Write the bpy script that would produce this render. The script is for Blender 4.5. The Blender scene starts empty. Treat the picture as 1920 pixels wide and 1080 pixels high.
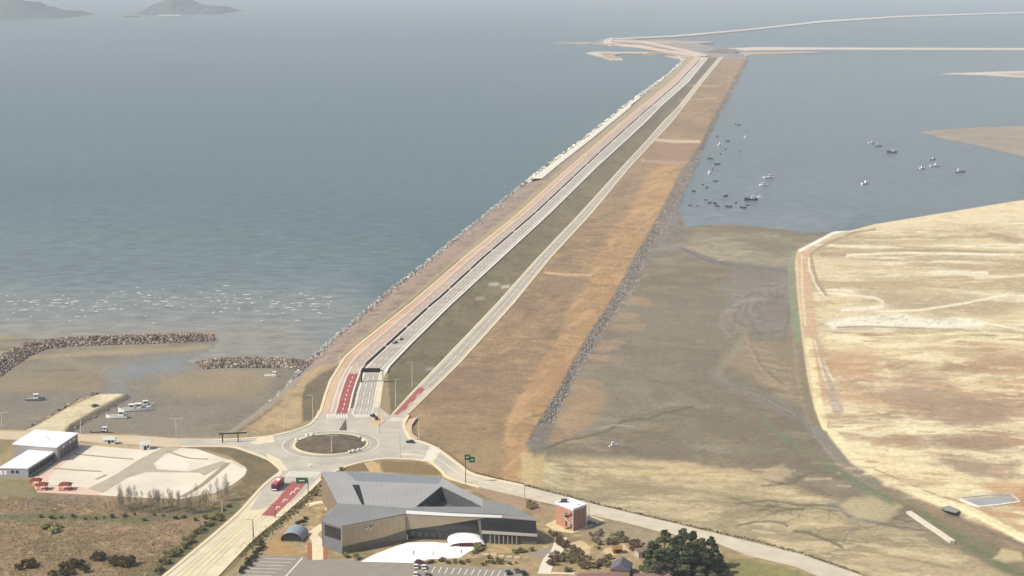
import bpy, bmesh, math, random
import numpy as np
from mathutils import Vector, Matrix
R = math.radians
random.seed(7)
NPR = np.random.RandomState(11)
SC = bpy.context.scene

# ------------------------------------------------------------------ camera, sky, sun, exposure
CAM_H = 237.0; FPX = 3100.0; PITCH = math.atan(600.0 / FPX)
cam = bpy.data.cameras.new("camera"); camo = bpy.data.objects.new("camera", cam)
SC.collection.objects.link(camo)
camo.location = (0, 0, CAM_H); camo.rotation_euler = (math.pi / 2 - PITCH, 0, 0)
cam.sensor_width = 36; cam.lens = 36 * FPX / 1920; cam.clip_start = 1; cam.clip_end = 200000
SC.camera = camo
SUN_EL = R(46); SUN_AZ = math.atan2(-0.90, -0.40)          # from the left, a little behind the camera
world = bpy.data.worlds.new("World"); SC.world = world; world.use_nodes = True
nt = world.node_tree; sky = nt.nodes.new('ShaderNodeTexSky'); sky.sky_type = 'NISHITA'; sky.sun_disc = False
sky.sun_elevation = SUN_EL; sky.sun_rotation = SUN_AZ; sky.air_density = 1.2; sky.dust_density = 2.5
nt.links.new(sky.outputs[0], nt.nodes['Background'].inputs[0]); nt.nodes['Background'].inputs[1].default_value = 0.10
sl = bpy.data.lights.new("sun", 'SUN'); sl.energy = 3.6; sl.angle = R(0.5); sl.color = (1.0, 0.94, 0.84)
so = bpy.data.objects.new("sun", sl); SC.collection.objects.link(so)
SDIR = Vector((math.sin(SUN_AZ) * math.cos(SUN_EL), math.cos(SUN_AZ) * math.cos(SUN_EL), math.sin(SUN_EL)))
so.rotation_euler = SDIR.to_track_quat('Z', 'Y').to_euler()
SC.view_settings.view_transform = 'Standard'; SC.view_settings.look = 'None'
SC.view_settings.exposure = 0.45; SC.view_settings.gamma = 1
SC.cycles.max_bounces = 6; SC.cycles.volume_bounces = 1
KEXP = 1.53                                                # lit white in the picture / albedo
HAZE_DENSITY = 0.64e-4

# ------------------------------------------------------------------ helpers
CP, SP = math.cos(PITCH), math.sin(PITCH)
def ray(px, py):
    dx = (px - 960) / FPX; dy = (540 - py) / FPX
    return Vector((dx, CP + dy * SP, -SP + dy * CP))
def P(px, py, z=0.0):
    r = ray(px, py); t = (z - CAM_H) / r.z
    return Vector((r.x * t, r.y * t, z))
def Pxy(px, py, z=0.0):
    p = P(px, py, z); return (p.x, p.y)
def proj(x, y, z):
    f = y * CP - (z - CAM_H) * SP
    return 960 + FPX * x / f, 540 - FPX * (y * SP + (z - CAM_H) * CP) / f
def onplane(px, py, A, B, off=0.0):
    """point where the sight line meets the vertical plane through A and B, moved off metres to the viewer's side"""
    n = Vector(((B - A).y, -(B - A).x, 0)).normalized()
    if n.dot(Vector((A.x, A.y, 0))) > 0: n = -n
    r = ray(px, py); C0 = Vector((0, 0, CAM_H)); Q = Vector((A.x, A.y, 0)) + n * off
    t = (Q - C0).dot(n) / r.dot(n)
    return C0 + r * t
def lin(c):
    c = np.asarray(c, float) / 255.0
    return np.where(c <= 0.04045, c / 12.92, ((c + 0.055) / 1.055) ** 2.4)
def alb(r, g, b):
    a = np.minimum(lin((r, g, b)) / KEXP, 0.8); return tuple(float(v) for v in a)

def tag(o, label=None, cat=None, group=None, kind=None):
    if label: o['label'] = label
    if cat: o['category'] = cat
    if group: o['group'] = group
    if kind: o['kind'] = kind
    return o
def empty(name, loc, rz=0.0, s=1.0):
    o = bpy.data.objects.new(name, None); SC.collection.objects.link(o)
    o.location = loc; o.rotation_euler = (0, 0, rz); o.scale = (s, s, s); o.empty_display_size = 0.3
    return o
def kids(o): return [c for c in SC.collection.objects if c.parent == o]
def copy_tree(o, parent=None):
    c = o.copy(); SC.collection.objects.link(c); c.parent = parent
    for ch in kids(o): copy_tree(ch, c)
    return c

_mats = {}
def mat(name, col, rough=0.8, var=0.12, scale=0.5, metal=0.0, bump=0.0, bscale=3.0, spec=0.3, attr=False, seam=0.0):
    if name in _mats: return _mats[name]
    m = bpy.data.materials.new(name); m.use_nodes = True; n = m.node_tree.nodes; l = m.node_tree.links
    b = n['Principled BSDF']; b.inputs['Roughness'].default_value = rough; b.inputs['Metallic'].default_value = metal
    b.inputs['Specular IOR Level'].default_value = spec
    tc = n.new('ShaderNodeTexCoord')
    ns = n.new('ShaderNodeTexNoise'); ns.inputs['Scale'].default_value = scale; ns.inputs['Detail'].default_value = 6
    l.new(tc.outputs['Object'], ns.inputs['Vector'])
    mr = n.new('ShaderNodeMapRange'); mr.inputs['From Min'].default_value = 0.25; mr.inputs['From Max'].default_value = 0.75
    mr.inputs['To Min'].default_value = 1 - var; mr.inputs['To Max'].default_value = 1 + var
    l.new(ns.outputs['Fac'], mr.inputs['Value'])
    mx = n.new('ShaderNodeMix'); mx.data_type = 'RGBA'; mx.blend_type = 'MULTIPLY'; mx.inputs['Factor'].default_value = 1
    if attr:
        a = n.new('ShaderNodeAttribute'); a.attribute_name = 'Col'; l.new(a.outputs['Color'], mx.inputs['A'])
    else:
        mx.inputs['A'].default_value = (*col, 1)
    l.new(mr.outputs['Result'], mx.inputs['B']); last = mx.outputs['Result']
    if seam:                                               # standing seams / panel joints
        wv = n.new('ShaderNodeTexWave'); wv.inputs['Scale'].default_value = seam; l.new(tc.outputs['Object'], wv.inputs['Vector'])
        cr = n.new('ShaderNodeMapRange'); cr.inputs['From Min'].default_value = 0.0; cr.inputs['From Max'].default_value = 0.12; cr.inputs['To Min'].default_value = 0.89
        l.new(wv.outputs['Fac'], cr.inputs['Value']); m2 = n.new('ShaderNodeMix'); m2.data_type = 'RGBA'; m2.blend_type = 'MULTIPLY'; m2.inputs['Factor'].default_value = 1
        l.new(last, m2.inputs['A']); l.new(cr.outputs['Result'], m2.inputs['B']); last = m2.outputs['Result']
    l.new(last, b.inputs['Base Color'])
    if bump:
        n2 = n.new('ShaderNodeTexNoise'); n2.inputs['Scale'].default_value = bscale; n2.inputs['Detail'].default_value = 5
        l.new(tc.outputs['Object'], n2.inputs['Vector'])
        bp = n.new('ShaderNodeBump'); bp.inputs['Strength'].default_value = bump; bp.inputs['Distance'].default_value = 0.3
        l.new(n2.outputs['Fac'], bp.inputs['Height']); l.new(bp.outputs['Normal'], b.inputs['Normal'])
    _mats[name] = m; return m

class MB:
    def __init__(s): s.v = []; s.f = []
    def add(s, vs, fs):
        k = len(s.v); s.v += [tuple(v) for v in vs]; s.f += [tuple(i + k for i in f) for f in fs]; return s
    def box(s, c, d, rz=0.0, top=1.0):
        x, y, z = d[0] / 2, d[1] / 2, d[2] / 2; vs = []
        ca, sa = math.cos(rz), math.sin(rz)
        for dz, t in ((-z, 1.0), (z, top)):
            for dx, dy in ((-x, -y), (x, -y), (x, y), (-x, y)):
                dx *= t; dy *= t
                vs.append((c[0] + dx * ca - dy * sa, c[1] + dx * sa + dy * ca, c[2] + dz))
        return s.add(vs, [(3, 2, 1, 0), (4, 5, 6, 7), (0, 1, 5, 4), (1, 2, 6, 5), (2, 3, 7, 6), (3, 0, 4, 7)])
    def tube(s, pts, rads, n=6, cap=True):
        rings = []; k0 = len(s.v)
        for i, p in enumerate(pts):
            p = Vector(p); a = Vector(pts[max(i - 1, 0)]); b = Vector(pts[min(i + 1, len(pts) - 1)])
            d = (b - a).normalized(); u = d.cross(Vector((0, 0, 1)))
            if u.length < 1e-3: u = Vector((1, 0, 0))
            u.normalize(); w = d.cross(u)
            for j in range(n):
                t = 2 * math.pi * j / n; s.v.append(tuple(p + (u * math.cos(t) + w * math.sin(t)) * rads[i]))
        for i in range(len(pts) - 1):
            for j in range(n):
                a = k0 + i * n + j; b = k0 + i * n + (j + 1) % n
                s.f.append((a, b, b + n, a + n))
        if cap:
            s.f.append(tuple(k0 + j for j in range(n))[::-1]); s.f.append(tuple(k0 + (len(pts) - 1) * n + j for j in range(n)))
        return s
    def prism(s, pts, z0, z1):
        n = len(pts); ar = sum(pts[i][0] * pts[(i + 1) % n][1] - pts[(i + 1) % n][0] * pts[i][1] for i in range(n))
        if ar < 0: pts = pts[::-1]
        vs = [(p[0], p[1], z0) for p in pts] + [(p[0], p[1], z1) for p in pts]
        return s.add(vs, [tuple(range(n))[::-1], tuple(range(n, 2 * n))] + [(i, (i + 1) % n, n + (i + 1) % n, n + i) for i in range(n)])
    def slab(s, top, t):
        """polygon of 3-D points with thickness t downwards"""
        n = len(top); ar = sum(top[i][0] * top[(i + 1) % n][1] - top[(i + 1) % n][0] * top[i][1] for i in range(n))
        if ar < 0: top = top[::-1]
        vs = [tuple(p) for p in top] + [(p[0], p[1], p[2] - t) for p in top]
        return s.add(vs, [tuple(range(n)), tuple(range(n, 2 * n))[::-1]] + [((i + 1) % n, i, n + i, n + (i + 1) % n) for i in range(n)])
    def panel(s, pts, t):
        """polygon on a vertical plane given thickness t away from the viewer"""
        n = len(pts); a, b, c = Vector(pts[0]), Vector(pts[1]), Vector(pts[2])
        nr = (b - a).cross(c - a); nr.z = 0; nr.normalize()
        if nr.dot(Vector((a.x, a.y, 0))) < 0: nr = -nr
        vs = [tuple(p) for p in pts] + [tuple(Vector(p) + nr * t) for p in pts]
        return s.add(vs, [tuple(range(n)), tuple(range(n, 2 * n))[::-1]] + [((i + 1) % n, i, n + i, n + (i + 1) % n) for i in range(n)])
    def lathe(s, prof, c, n=16):
        k = len(s.v)
        for r, z in prof:
            for j in range(n):
                t = 2 * math.pi * j / n; s.v.append((c[0] + r * math.cos(t), c[1] + r * math.sin(t), c[2] + z))
        for i in range(len(prof) - 1):
            for j in range(n):
                a = k + i * n + j; b = k + i * n + (j + 1) % n
                s.f.append((a, b, b + n, a + n))
        s.f.append(tuple(k + j for j in range(n))[::-1]); s.f.append(tuple(k + (len(prof) - 1) * n + j for j in range(n)))
        return s
    def build(s, name, m, parent=None, loc=None, smooth=False):
        me = bpy.data.meshes.new(name); me.from_pydata(s.v, [], s.f); me.validate()
        bm = bmesh.new(); bm.from_mesh(me); bmesh.ops.recalc_face_normals(bm, faces=bm.faces); bm.to_mesh(me); bm.free()
        if smooth: me.polygons.foreach_set('use_smooth', [True] * len(me.polygons))
        me.materials.append(m); o = bpy.data.objects.new(name, me); SC.collection.objects.link(o)
        if parent is not None: o.parent = parent
        if loc is not None: o.location = loc
        return o

def npmesh(name, verts, faces, m, cols=None):
    """fast mesh from numpy arrays; faces (n,k)"""
    me = bpy.data.meshes.new(name); nv = len(verts); nf, k = faces.shape
    me.vertices.add(nv); me.vertices.foreach_set('co', np.ascontiguousarray(verts, np.float32).ravel())
    me.loops.add(nf * k); me.loops.foreach_set('vertex_index', np.ascontiguousarray(faces, np.int32).ravel())
    me.polygons.add(nf); me.polygons.foreach_set('loop_start', np.arange(0, nf * k, k, dtype=np.int32))
    me.update(calc_edges=True)
    if cols is not None:
        a = me.attributes.new('Col', 'FLOAT_COLOR', 'POINT')
        a.data.foreach_set('color', np.ascontiguousarray(np.c_[cols, np.ones(nv)], np.float32).ravel())
    me.materials.append(m); o = bpy.data.objects.new(name, me); SC.collection.objects.link(o)
    return o

# value noise on numpy arrays
def vnoise(x, y, seed=0):
    xi = np.floor(x).astype(np.int64); yi = np.floor(y).astype(np.int64); fx = x - xi; fy = y - yi
    fx = fx * fx * (3 - 2 * fx); fy = fy * fy * (3 - 2 * fy)
    def h(a, b):
        n = (a * 374761393 + b * 668265263 + seed * 144665) & 0x7fffffff
        n = ((n ^ (n >> 13)) * 1274126177) & 0x7fffffff
        return ((n ^ (n >> 16)) & 0xffff) / 65535.0
    return (h(xi, yi) * (1 - fx) + h(xi + 1, yi) * fx) * (1 - fy) + (h(xi, yi + 1) * (1 - fx) + h(xi + 1, yi + 1) * fx) * fy
def fbm(x, y, seed=0, oct=4, gain=0.55):
    s = 0; a = 0.5; t = 0
    for i in range(oct):
        s = s + a * vnoise(x, y, seed + i * 17); t += a; a *= gain; x = x * 2.03 + 11.3; y = y * 2.03 + 5.7
    return s / t
def sstep(a, b, x):
    t = np.clip((x - a) / (b - a + 1e-9), 0, 1); return t * t * (3 - 2 * t)
def segdist(x, y, pts, closed):
    d = np.full(x.shape, 1e9); n = len(pts)
    for i in range(n if closed else n - 1):
        ax, ay = pts[i]; bx, by = pts[(i + 1) % n]; ex, ey = bx - ax, by - ay
        t = np.clip(((x - ax) * ex + (y - ay) * ey) / (ex * ex + ey * ey + 1e-9), 0, 1)
        d = np.minimum(d, np.hypot(x - ax - t * ex, y - ay - t * ey))
    return d
def inside(x, y, pts):
    r = np.zeros(x.shape, bool); n = len(pts)
    for i in range(n):
        ax, ay = pts[i]; bx, by = pts[(i + 1) % n]
        if ay == by: continue
        r ^= ((ay > y) != (by > y)) & (x < (bx - ax) * (y - ay) / (by - ay) + ax)
    return r
def sdist(x, y, pts):
    d = segdist(x, y, pts, True); return np.where(inside(x, y, pts), -d, d)

class Paint:
    """ground colour map: traced patches and strokes fixed on the ground, in the photograph's pixel units"""
    def __init__(s, px, py, base):
        s.px = px; s.py = py; s.c = np.empty((len(px), 3)); s.c[:] = alb(*base)
        s.jx = (fbm(px / 30, py / 10, 91, 6, 0.68) - 0.5) * 1.5; s.jy = (fbm(px / 30, py / 10, 57, 6, 0.68) - 0.5) * 1.5
    def _mix(s, idx, w, col):
        s.c[idx] += (np.array(alb(*col)) - s.c[idx]) * w[:, None]
    def _sel(s, pts, pad):
        xs = [p[0] for p in pts]; ys = [p[1] for p in pts]
        return np.nonzero((s.px > min(xs) - pad) & (s.px < max(xs) + pad) & (s.py > min(ys) - pad) & (s.py < max(ys) + pad))[0]
    def poly(s, pts, col, soft=4, op=1.0, jit=0.0):
        i = s._sel(pts, soft + jit + 3)
        if not len(i): return
        d = sdist(s.px[i] + s.jx[i] * jit * 3, s.py[i] + s.jy[i] * jit, pts)
        s._mix(i, op * (1 - sstep(-soft, soft, d)), col)
    def stroke(s, pts, w, col, soft=None, op=1.0, jit=0.0):
        soft = w * 0.6 if soft is None else soft
        i = s._sel(pts, w + soft + jit + 3)
        if not len(i): return
        d = segdist(s.px[i] + s.jx[i] * jit * 3, s.py[i] + s.jy[i] * jit, pts, False)
        s._mix(i, op * (1 - sstep(w / 2 - soft / 2, w / 2 + soft / 2 + 0.3, d)), col)
    def creek(s, x, y, ang, L, w, col, rs, depth=2, wob=0.5, op=0.8):
        pts = [(x, y)]; a = ang; n = max(4, int(L / 6))
        for k in range(n):
            a += rs.uniform(-wob, wob); a += (ang - a) * 0.25; x += 6 * math.cos(a); y += 6 * math.sin(a) * 0.42; pts.append((x, y))
            if depth and rs.random() < 0.16: s.creek(x, y, a + rs.choice([-1, 1]) * rs.uniform(.6, 1.3), L * rs.uniform(.25, .55), w * .65, col, rs, depth - 1, wob, op * .9)
        s.stroke(pts, w, col, w * .8, op, 0)
    def noise(s, pts, x, y, scale, cols, seed, lo=0.45, hi=0.6, op=1.0, soft=6, ang=0.0):
        i = s._sel(pts, soft + 2)
        if not len(i): return
        d = sdist(s.px[i], s.py[i], pts); m = 1 - sstep(-soft, soft, d)
        xx, yy = x[i], y[i]
        if ang: xx, yy = xx * math.cos(ang) - yy * math.sin(ang), xx * math.sin(ang) + yy * math.cos(ang)
        wx = fbm(xx / scale[0] * 1.7 + 3.1, yy / scale[1] * 1.7, seed + 400, 3) - 0.5
        n = fbm(xx / scale[0] + wx * 0.9, yy / scale[1] - wx * 0.9, seed, 6, 0.66); lo -= 0.03; hi += 0.05
        s._mix(i, op * m * sstep(lo, hi, n), cols)

# ------------------------------------------------------------------ traced lines of the causeway (photo pixels)
def rz(py):                                               # height of the upper carriageway: ramps from the roundabout
    return 4.0 + 2.0 * float(sstep(0, 1, np.array((775 - py) / 90.0)))
def dl(pts, zf): return np.array([(*Pxy(a, b, zf(b)), zf(b)) for a, b in sorted(pts, key=lambda q: -q[1])])
LN = {}
LN[0] = dl([(470, 790), (500, 765), (535, 730), (565, 693), (603, 655), (650, 615), (713, 560), (809, 485), (914, 400), (1022, 314), (1087, 267), (1133, 230), (1170, 200), (1232, 155), (1282, 115)], lambda y: -0.4)
LN[1] = dl([(599, 774), (609, 739), (618, 714), (633, 690), (645, 670), (670, 648), (768, 570), (780, 560), (867, 485), (972, 400), (1066, 315), (1122, 267), (1165, 230), (1201, 200), (1256, 155), (1303, 107)], rz)
LN[2] = dl([(659, 764), (665, 737), (670, 721), (680, 692), (688, 682), (722, 651), (810, 570), (823, 560), (903, 486), (1003, 400), (1093, 315), (1145, 267), (1186, 230), (1220, 200), (1271, 156), (1317, 107)], rz)
LN[3] = dl([(713, 764), (721, 707), (729, 690), (769, 648), (848, 570), (859, 560), (939, 486), (1032, 400), (1118, 315), (1170, 267), (1210, 230), (1239, 200), (1290, 155), (1329, 107)], rz)
LN[4] = dl([(731, 780), (772, 735), (825, 680), (930, 570), (1005, 486), (1087, 400), (1164, 315), (1209, 267), (1241, 230), (1269, 202), (1307, 155), (1348, 107)], lambda y: 4.0)
LN[5] = dl([(763, 780), (801, 742), (864, 680), (963, 570), (1031, 486), (1110, 400), (1180, 315), (1224, 267), (1259, 230), (1281, 202), (1317, 155), (1356, 107)], lambda y: 4.0)
LN[6] = dl([(986, 836), (1012, 787), (1042, 741), (1076, 675), (1103, 630), (1131, 587), (1169, 523), (1191, 480), (1211, 447), (1238, 400), (1280, 320), (1316, 267), (1340, 215), (1360, 180), (1385, 135), (1398, 112)], lambda y: 1.9)
LN[7] = dl([(1012, 849), (1037, 802), (1050, 765), (1065, 742), (1080, 707), (1101, 679), (1131, 624), (1157, 587), (1199, 536), (1214, 480), (1237, 447), (1268, 400), (1295, 340), (1329, 267), (1353, 215), (1371, 185), (1394, 140), (1406, 112)], lambda y: -0.3)
def LX(i, Y): return np.interp(Y, LN[i][:, 1], LN[i][:, 0])
def LZ(i, Y): return np.interp(Y, LN[i][:, 1], LN[i][:, 2])
def off(i, Y, f, j): return LX(i, Y) * (1 - f) + LX(j, Y) * f

PLAT = [(-2000, 800), (0, 805), (60, 806), (150, 811), (250, 812), (330, 820), (425, 818), (452, 800), (490, 773), (540, 733), (575, 700), (610, 683), (645, 678), (700, 690), (727, 700), (733, 778), (765, 780), (775, 815), (815, 835), (840, 850), (868, 873), (892, 889), (985, 911), (1072, 934), (1121, 947), (1285, 986), (1400, 1012), (1501, 1039), (1620, 1078), (1800, 1150), (2000, 1260), (-2000, 1260)]
SAND = [(4000, 300), (1920, 374), (1840, 387), (1700, 410), (1640, 420), (1560, 442), (1520, 457), (1497, 471), (1491, 490), (1496, 560), (1503, 620), (1513, 700), (1528, 768), (1556, 820), (1596, 868), (1664, 908), (1744, 943), (1808, 953), (1920, 1012), (4000, 1250)]
JETTY = [(45, 808), (75, 792), (105, 775), (128, 762), (150, 748), (180, 739), (222, 737), (236, 739), (215, 750), (165, 777), (132, 795), (120, 812)]
MUDR = [(880, 900), (960, 850), (1005, 792), (1055, 690), (1110, 600), (1160, 520), (1200, 455), (1240, 396), (1262, 388), (1284, 400), (1294, 424), (1340, 418), (1420, 424), (1500, 437), (1560, 433), (4000, 280), (4000, 1260), (880, 1260)]
MUDL = [(-2000, 630), (0, 628), (110, 631), (330, 622), (410, 622), (420, 640), (408, 655), (360, 676), (400, 690), (520, 690), (575, 668), (620, 655), (640, 690), (440, 830), (-2000, 830)]
BERM = [(760, 780), (990, 800), (1000, 860), (1000, 925), (840, 870), (770, 830)]
wp = lambda pts, z: [Pxy(a, b, z) for a, b in pts]

# ------------------------------------------------------------------ terrain: one height-field with a traced colour map
def make_terrain():
    pys = np.concatenate([np.arange(1235, 430, -1.75), np.arange(430, 98, -1.3)])
    us = np.concatenate([np.linspace(-0.95, -0.362, 60, endpoint=False), np.linspace(-0.36, 0.36, 1300), np.linspace(0.362, 0.95, 60)])
    Yr = np.array([P(960, a, 0).y for a in pys]); nr, nc = len(Yr), len(us)
    Y = np.repeat(Yr, nc); X = np.tile(us, nr) * Y
    z = np.full(X.shape, -2.0)
    n1 = fbm(X / 60, Y / 60, 3, 5) - 0.5
    def soft(pts, z1, w, z0):
        d = sdist(X + n1 * w * 1.2, Y + n1 * w * 2.5, wp(pts, 0)); return z0 + (z1 - z0) * (1 - sstep(-w, w, d))
    z = np.maximum(z, soft(MUDR, 0.3, 14, -0.6) + n1 * 0.12)
    z = np.maximum(z, soft(MUDL, 0.28, 10, -0.6) + n1 * 0.12)
    for pts, zt, sl in ((SAND, 2.4, 3.0), (BERM, 3.0, 7.0), (JETTY, 2.6, 1.3), (PLAT, 4.0, 2.2)):
        d = sdist(X, Y, wp(pts, zt)); z = np.maximum(z, np.where(d < 40, zt - np.maximum(d, 0) / sl, -2))
    # causeway cross-section row by row
    Z2 = z.reshape(nr, nc)
    ystart = P(0, 778, 4).y
    for r in range(nr):
        y = Yr[r]
        if y < LN[7][0, 1] or y > LN[2][-1, 1]: continue
        xr = us * y
        if y >= ystart:
            xs = [LX(0, y)]; zs = [-0.4]
            w = LX(1, y) - LX(0, y)
            xs += [LX(0, y) + w * 0.55, LX(1, y)]; zs += [LZ(1, y) * 0.75, LZ(1, y)]
            xs += [LX(3, y), LX(4, y), LX(5, y), LX(6, y), LX(7, y)]; zs += [LZ(3, y), 4.0, 4.0, 1.9, -0.4]
        else:
            xs = [LX(5, y), LX(6, y), LX(7, y)]; zs = [3.0, 1.9, -0.4]
        zz = np.interp(xr, xs, zs, left=-5, right=-5)
        if y < ystart: zz[xr < Pxy(775, 790, 3)[0]] = -5
        Z2[r] = np.maximum(Z2[r], zz)
    z = Z2.ravel()
    px, py = proj(X, Y, z)
    pt = Paint(px, py, (150, 140, 122))
    # --- right tidal flat
    RM = [(900, 1300), (985, 850), (1080, 707), (1200, 500), (1275, 415), (1530, 430), (4000, 380), (4000, 1300)]
    pt.poly(RM, (150, 138, 114), 6)
    pt.poly([(1280, 420), (1330, 412), (1440, 424), (1530, 440), (1495, 470), (1485, 505), (1420, 500), (1340, 490), (1275, 466)], (176, 164, 136), 5, jit=3)
    pt.poly([(1285, 405), (1400, 414), (1560, 436), (1550, 446), (1400, 432), (1290, 424)], (146, 143, 132), 6, 0.9, 2)
    pt.poly([(1245, 385), (1292, 385), (1302, 410), (1306, 436), (1290, 452), (1272, 470), (1235, 480), (1205, 500), (1195, 490), (1225, 440)], (148, 138, 130), 8, 0.85, 4); pt.noise([(1245, 385), (1300, 390), (1300, 440), (1235, 480), (1205, 500), (1195, 490)], X, Y, (5, 8), (122, 116, 112), 24, 0.48, 0.6, 0.6, 4)
    pt.noise(RM, X, Y, (60, 60), (130, 117, 95), 21, 0.42, 0.6, 0.75)
    pt.noise(RM, X, Y, (25, 18), (170, 158, 134), 22, 0.52, 0.68, 0.55)
    pt.noise(RM, X, Y, (9, 7), (140, 130, 112), 23, 0.5, 0.66, 0.5)
    pt.poly([(1200, 560), (1290, 520), (1400, 560), (1390, 680), (1330, 760), (1180, 760), (1100, 720), (1150, 640)], (140, 129, 112), 40, 0.55, 10)
    pt.poly([(1370, 505), (1470, 505), (1490, 545), (1480, 620), (1440, 640), (1390, 600), (1360, 560)], (144, 140, 132), 22, 0.6, 12)
    pt.poly([(1420, 550), (1470, 560), (1465, 600), (1425, 595)], (142, 130, 115), 10, 0.8, 8)
    rs = random.Random(3)
    for k in range(10):                                    # faint swirled drainage marks
        t0 = rs.uniform(1.8, 3.2); r = 14 + 6 * k
        pts = [(1455 - r * 0.5 + r * math.cos(t), 560 + r * 0.62 + 0.62 * r * math.sin(t)) for t in np.linspace(t0, t0 + rs.uniform(1.2, 2.6), 9)]
        pt.stroke(pts, rs.uniform(3, 7), rs.choice([(164, 162, 156), (126, 118, 104), (166, 154, 130)]), 6, 0.4, 5)
    for k in range(26): pt.creek(rs.uniform(1380, 1480), rs.uniform(520, 640), rs.uniform(2.0, 4.6), rs.uniform(15, 45), rs.uniform(1.6, 3), rs.choice([(116, 108, 94), (172, 166, 152), (124, 116, 100)]), rs, 1, .7, .55)
    for k in range(8): pt.creek(rs.uniform(1180, 1420), rs.uniform(640, 850), rs.choice([3.0, 3.3, 0.1]), rs.uniform(40, 110), rs.uniform(1.6, 2.6), (122, 112, 94), rs, 1, .35, .6)
    for k in range(160):                                   # small puddles, shell patches and debris
        x0, y0 = rs.uniform(1080, 1470), rs.uniform(520, 850); pt.stroke([(x0, y0), (x0 + rs.uniform(3, 26), y0 + rs.uniform(-1, 1))], rs.uniform(1.6, 2.6), rs.choice([(128, 118, 100), (166, 154, 130), (134, 124, 108), (160, 146, 120)]), 2, .5)
    pt.stroke([(1275, 466), (1320, 486), (1370, 497), (1440, 503), (1482, 512)], 9, (140, 134, 126), 8, 0.9, 3)
    pt.stroke([(1278, 466), (1325, 489), (1372, 498)], 3, (112, 104, 92), 2, 0.7, 2)
    pt.stroke([(1340, 700), (1385, 730), (1450, 760), (1500, 780), (1530, 812)], 16, (146, 140, 126), 14, 0.8, 5)
    pt.stroke([(1345, 705), (1375, 728), (1400, 738)], 2.5, (178, 164, 136), 2, 0.8, 3)
    pt.stroke([(1370, 672), (1400, 690), (1450, 720), (1500, 745)], 22, (174, 152, 122), 20, 0.6, 6)
    pt.poly([(1400, 640), (1500, 640), (1512, 740), (1470, 730), (1400, 690), (1370, 670)], (160, 142, 116), 10, 0.7, 6)
    for k in range(14):
        y0 = 650 + k * 8; x0 = 1395 + k * 5 + random.uniform(-15, 15)
        pt.stroke([(x0, y0), (x0 + 30, y0 + random.uniform(4, 9)), (x0 + 60, y0 + random.uniform(3, 14))], 3, random.choice([(184, 164, 132), (128, 116, 98), (150, 146, 120)]), 3, 0.6, 3)
    for w, c, o_ in ((20, (138, 132, 118), .6), (8, (126, 122, 112), .7), (2.5, (176, 166, 142), .5)):
        pt.stroke([(1345, 700), (1360, 716), (1390, 728), (1440, 752), (1490, 776), (1522, 806), (1548, 842), (1600, 888), (1660, 926)], w, c, w * .8, o_, 4)
    pt.stroke([(1400, 618), (1385, 650), (1352, 690), (1346, 704)], 12, (160, 152, 124), 10, .55, 4); pt.stroke([(1398, 628), (1412, 668), (1440, 706), (1490, 742)], 5, (180, 156, 122), 5, .6, 3); pt.stroke([(1410, 650), (1432, 690), (1470, 720)], 4, (118, 106, 88), 4, .5, 3)
    pt.stroke([(1280, 466), (1330, 484), (1370, 496), (1432, 503), (1478, 508), (1484, 540), (1478, 600), (1470, 640)], 4, (118, 112, 104), 4, .55, 3)
    # pinkish sand fans along the foot of the causeway
    for k in range(34):
        t = random.random(); y0 = 560 + t * 270; x0 = np.interp(y0, [530, 624, 707, 765, 849], [1200, 1133, 1083, 1054, 1018]) + 4
        L = random.uniform(14, 60)
        pt.stroke([(x0, y0), (x0 + L * 0.5, y0 + random.uniform(-1, 2)), (x0 + L, y0 + random.uniform(-1, 3))], random.uniform(3, 8), random.choice([(190, 160, 126), (184, 152, 120), (178, 150, 118)]), 6, 0.5, 5)
    pt.poly([(1060, 735), (1110, 720), (1140, 745), (1100, 800), (1050, 830), (1030, 820)], (186, 154, 116), 18, 0.55, 6)
    pt.stroke([(1012, 846), (1060, 826), (1105, 818), (1145, 806), (1165, 790), (1215, 785), (1240, 776), (1300, 762)], 4, (118, 108, 90), 2.5, 0.85, 1.5)
    pt.stroke([(1125, 803), (1150, 797), (1190, 800)], 2.5, (182, 174, 160), 2, 0.7, 1)
    pt.stroke([(1215, 787), (1240, 790), (1270, 784)], 2, (126, 116, 98), 2, 0.6, 2)
    # warm sandy foreground of the flat
    FG = [(1000, 862), (1060, 856), (1200, 862), (1300, 876), (1430, 890), (1560, 940), (1700, 990), (1900, 1080), (1900, 1200), (1620, 1080), (1280, 985), (1000, 912), (985, 890)]
    pt.poly(FG, (198, 180, 140), 12, 0.95, 6)
    pt.poly([(1000, 870), (1050, 862), (1150, 870), (1270, 866), (1400, 885), (1420, 900), (1260, 905), (1150, 900), (1050, 920), (1000, 910)], (224, 200, 152), 8, 0.8, 7)
    pt.poly([(1010, 872), (1040, 866), (1062, 880), (1045, 905), (1004, 908)], (246, 228, 178), 5, 0.9, 3)
    pt.noise(FG, X, Y, (34, 16), (164, 150, 116), 31, 0.46, 0.6, 0.75)
    pt.noise(FG, X, Y, (22, 9), (222, 204, 160), 32, 0.55, 0.68, 0.8)
    pt.noise(FG, X, Y, (7, 4), (150, 136, 108), 33, 0.52, 0.66, 0.5)
    pt.stroke([(1085, 925), (1130, 916), (1200, 912), (1290, 918), (1370, 930), (1440, 945)], 7, (166, 152, 116), 6, 0.8, 2)
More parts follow.
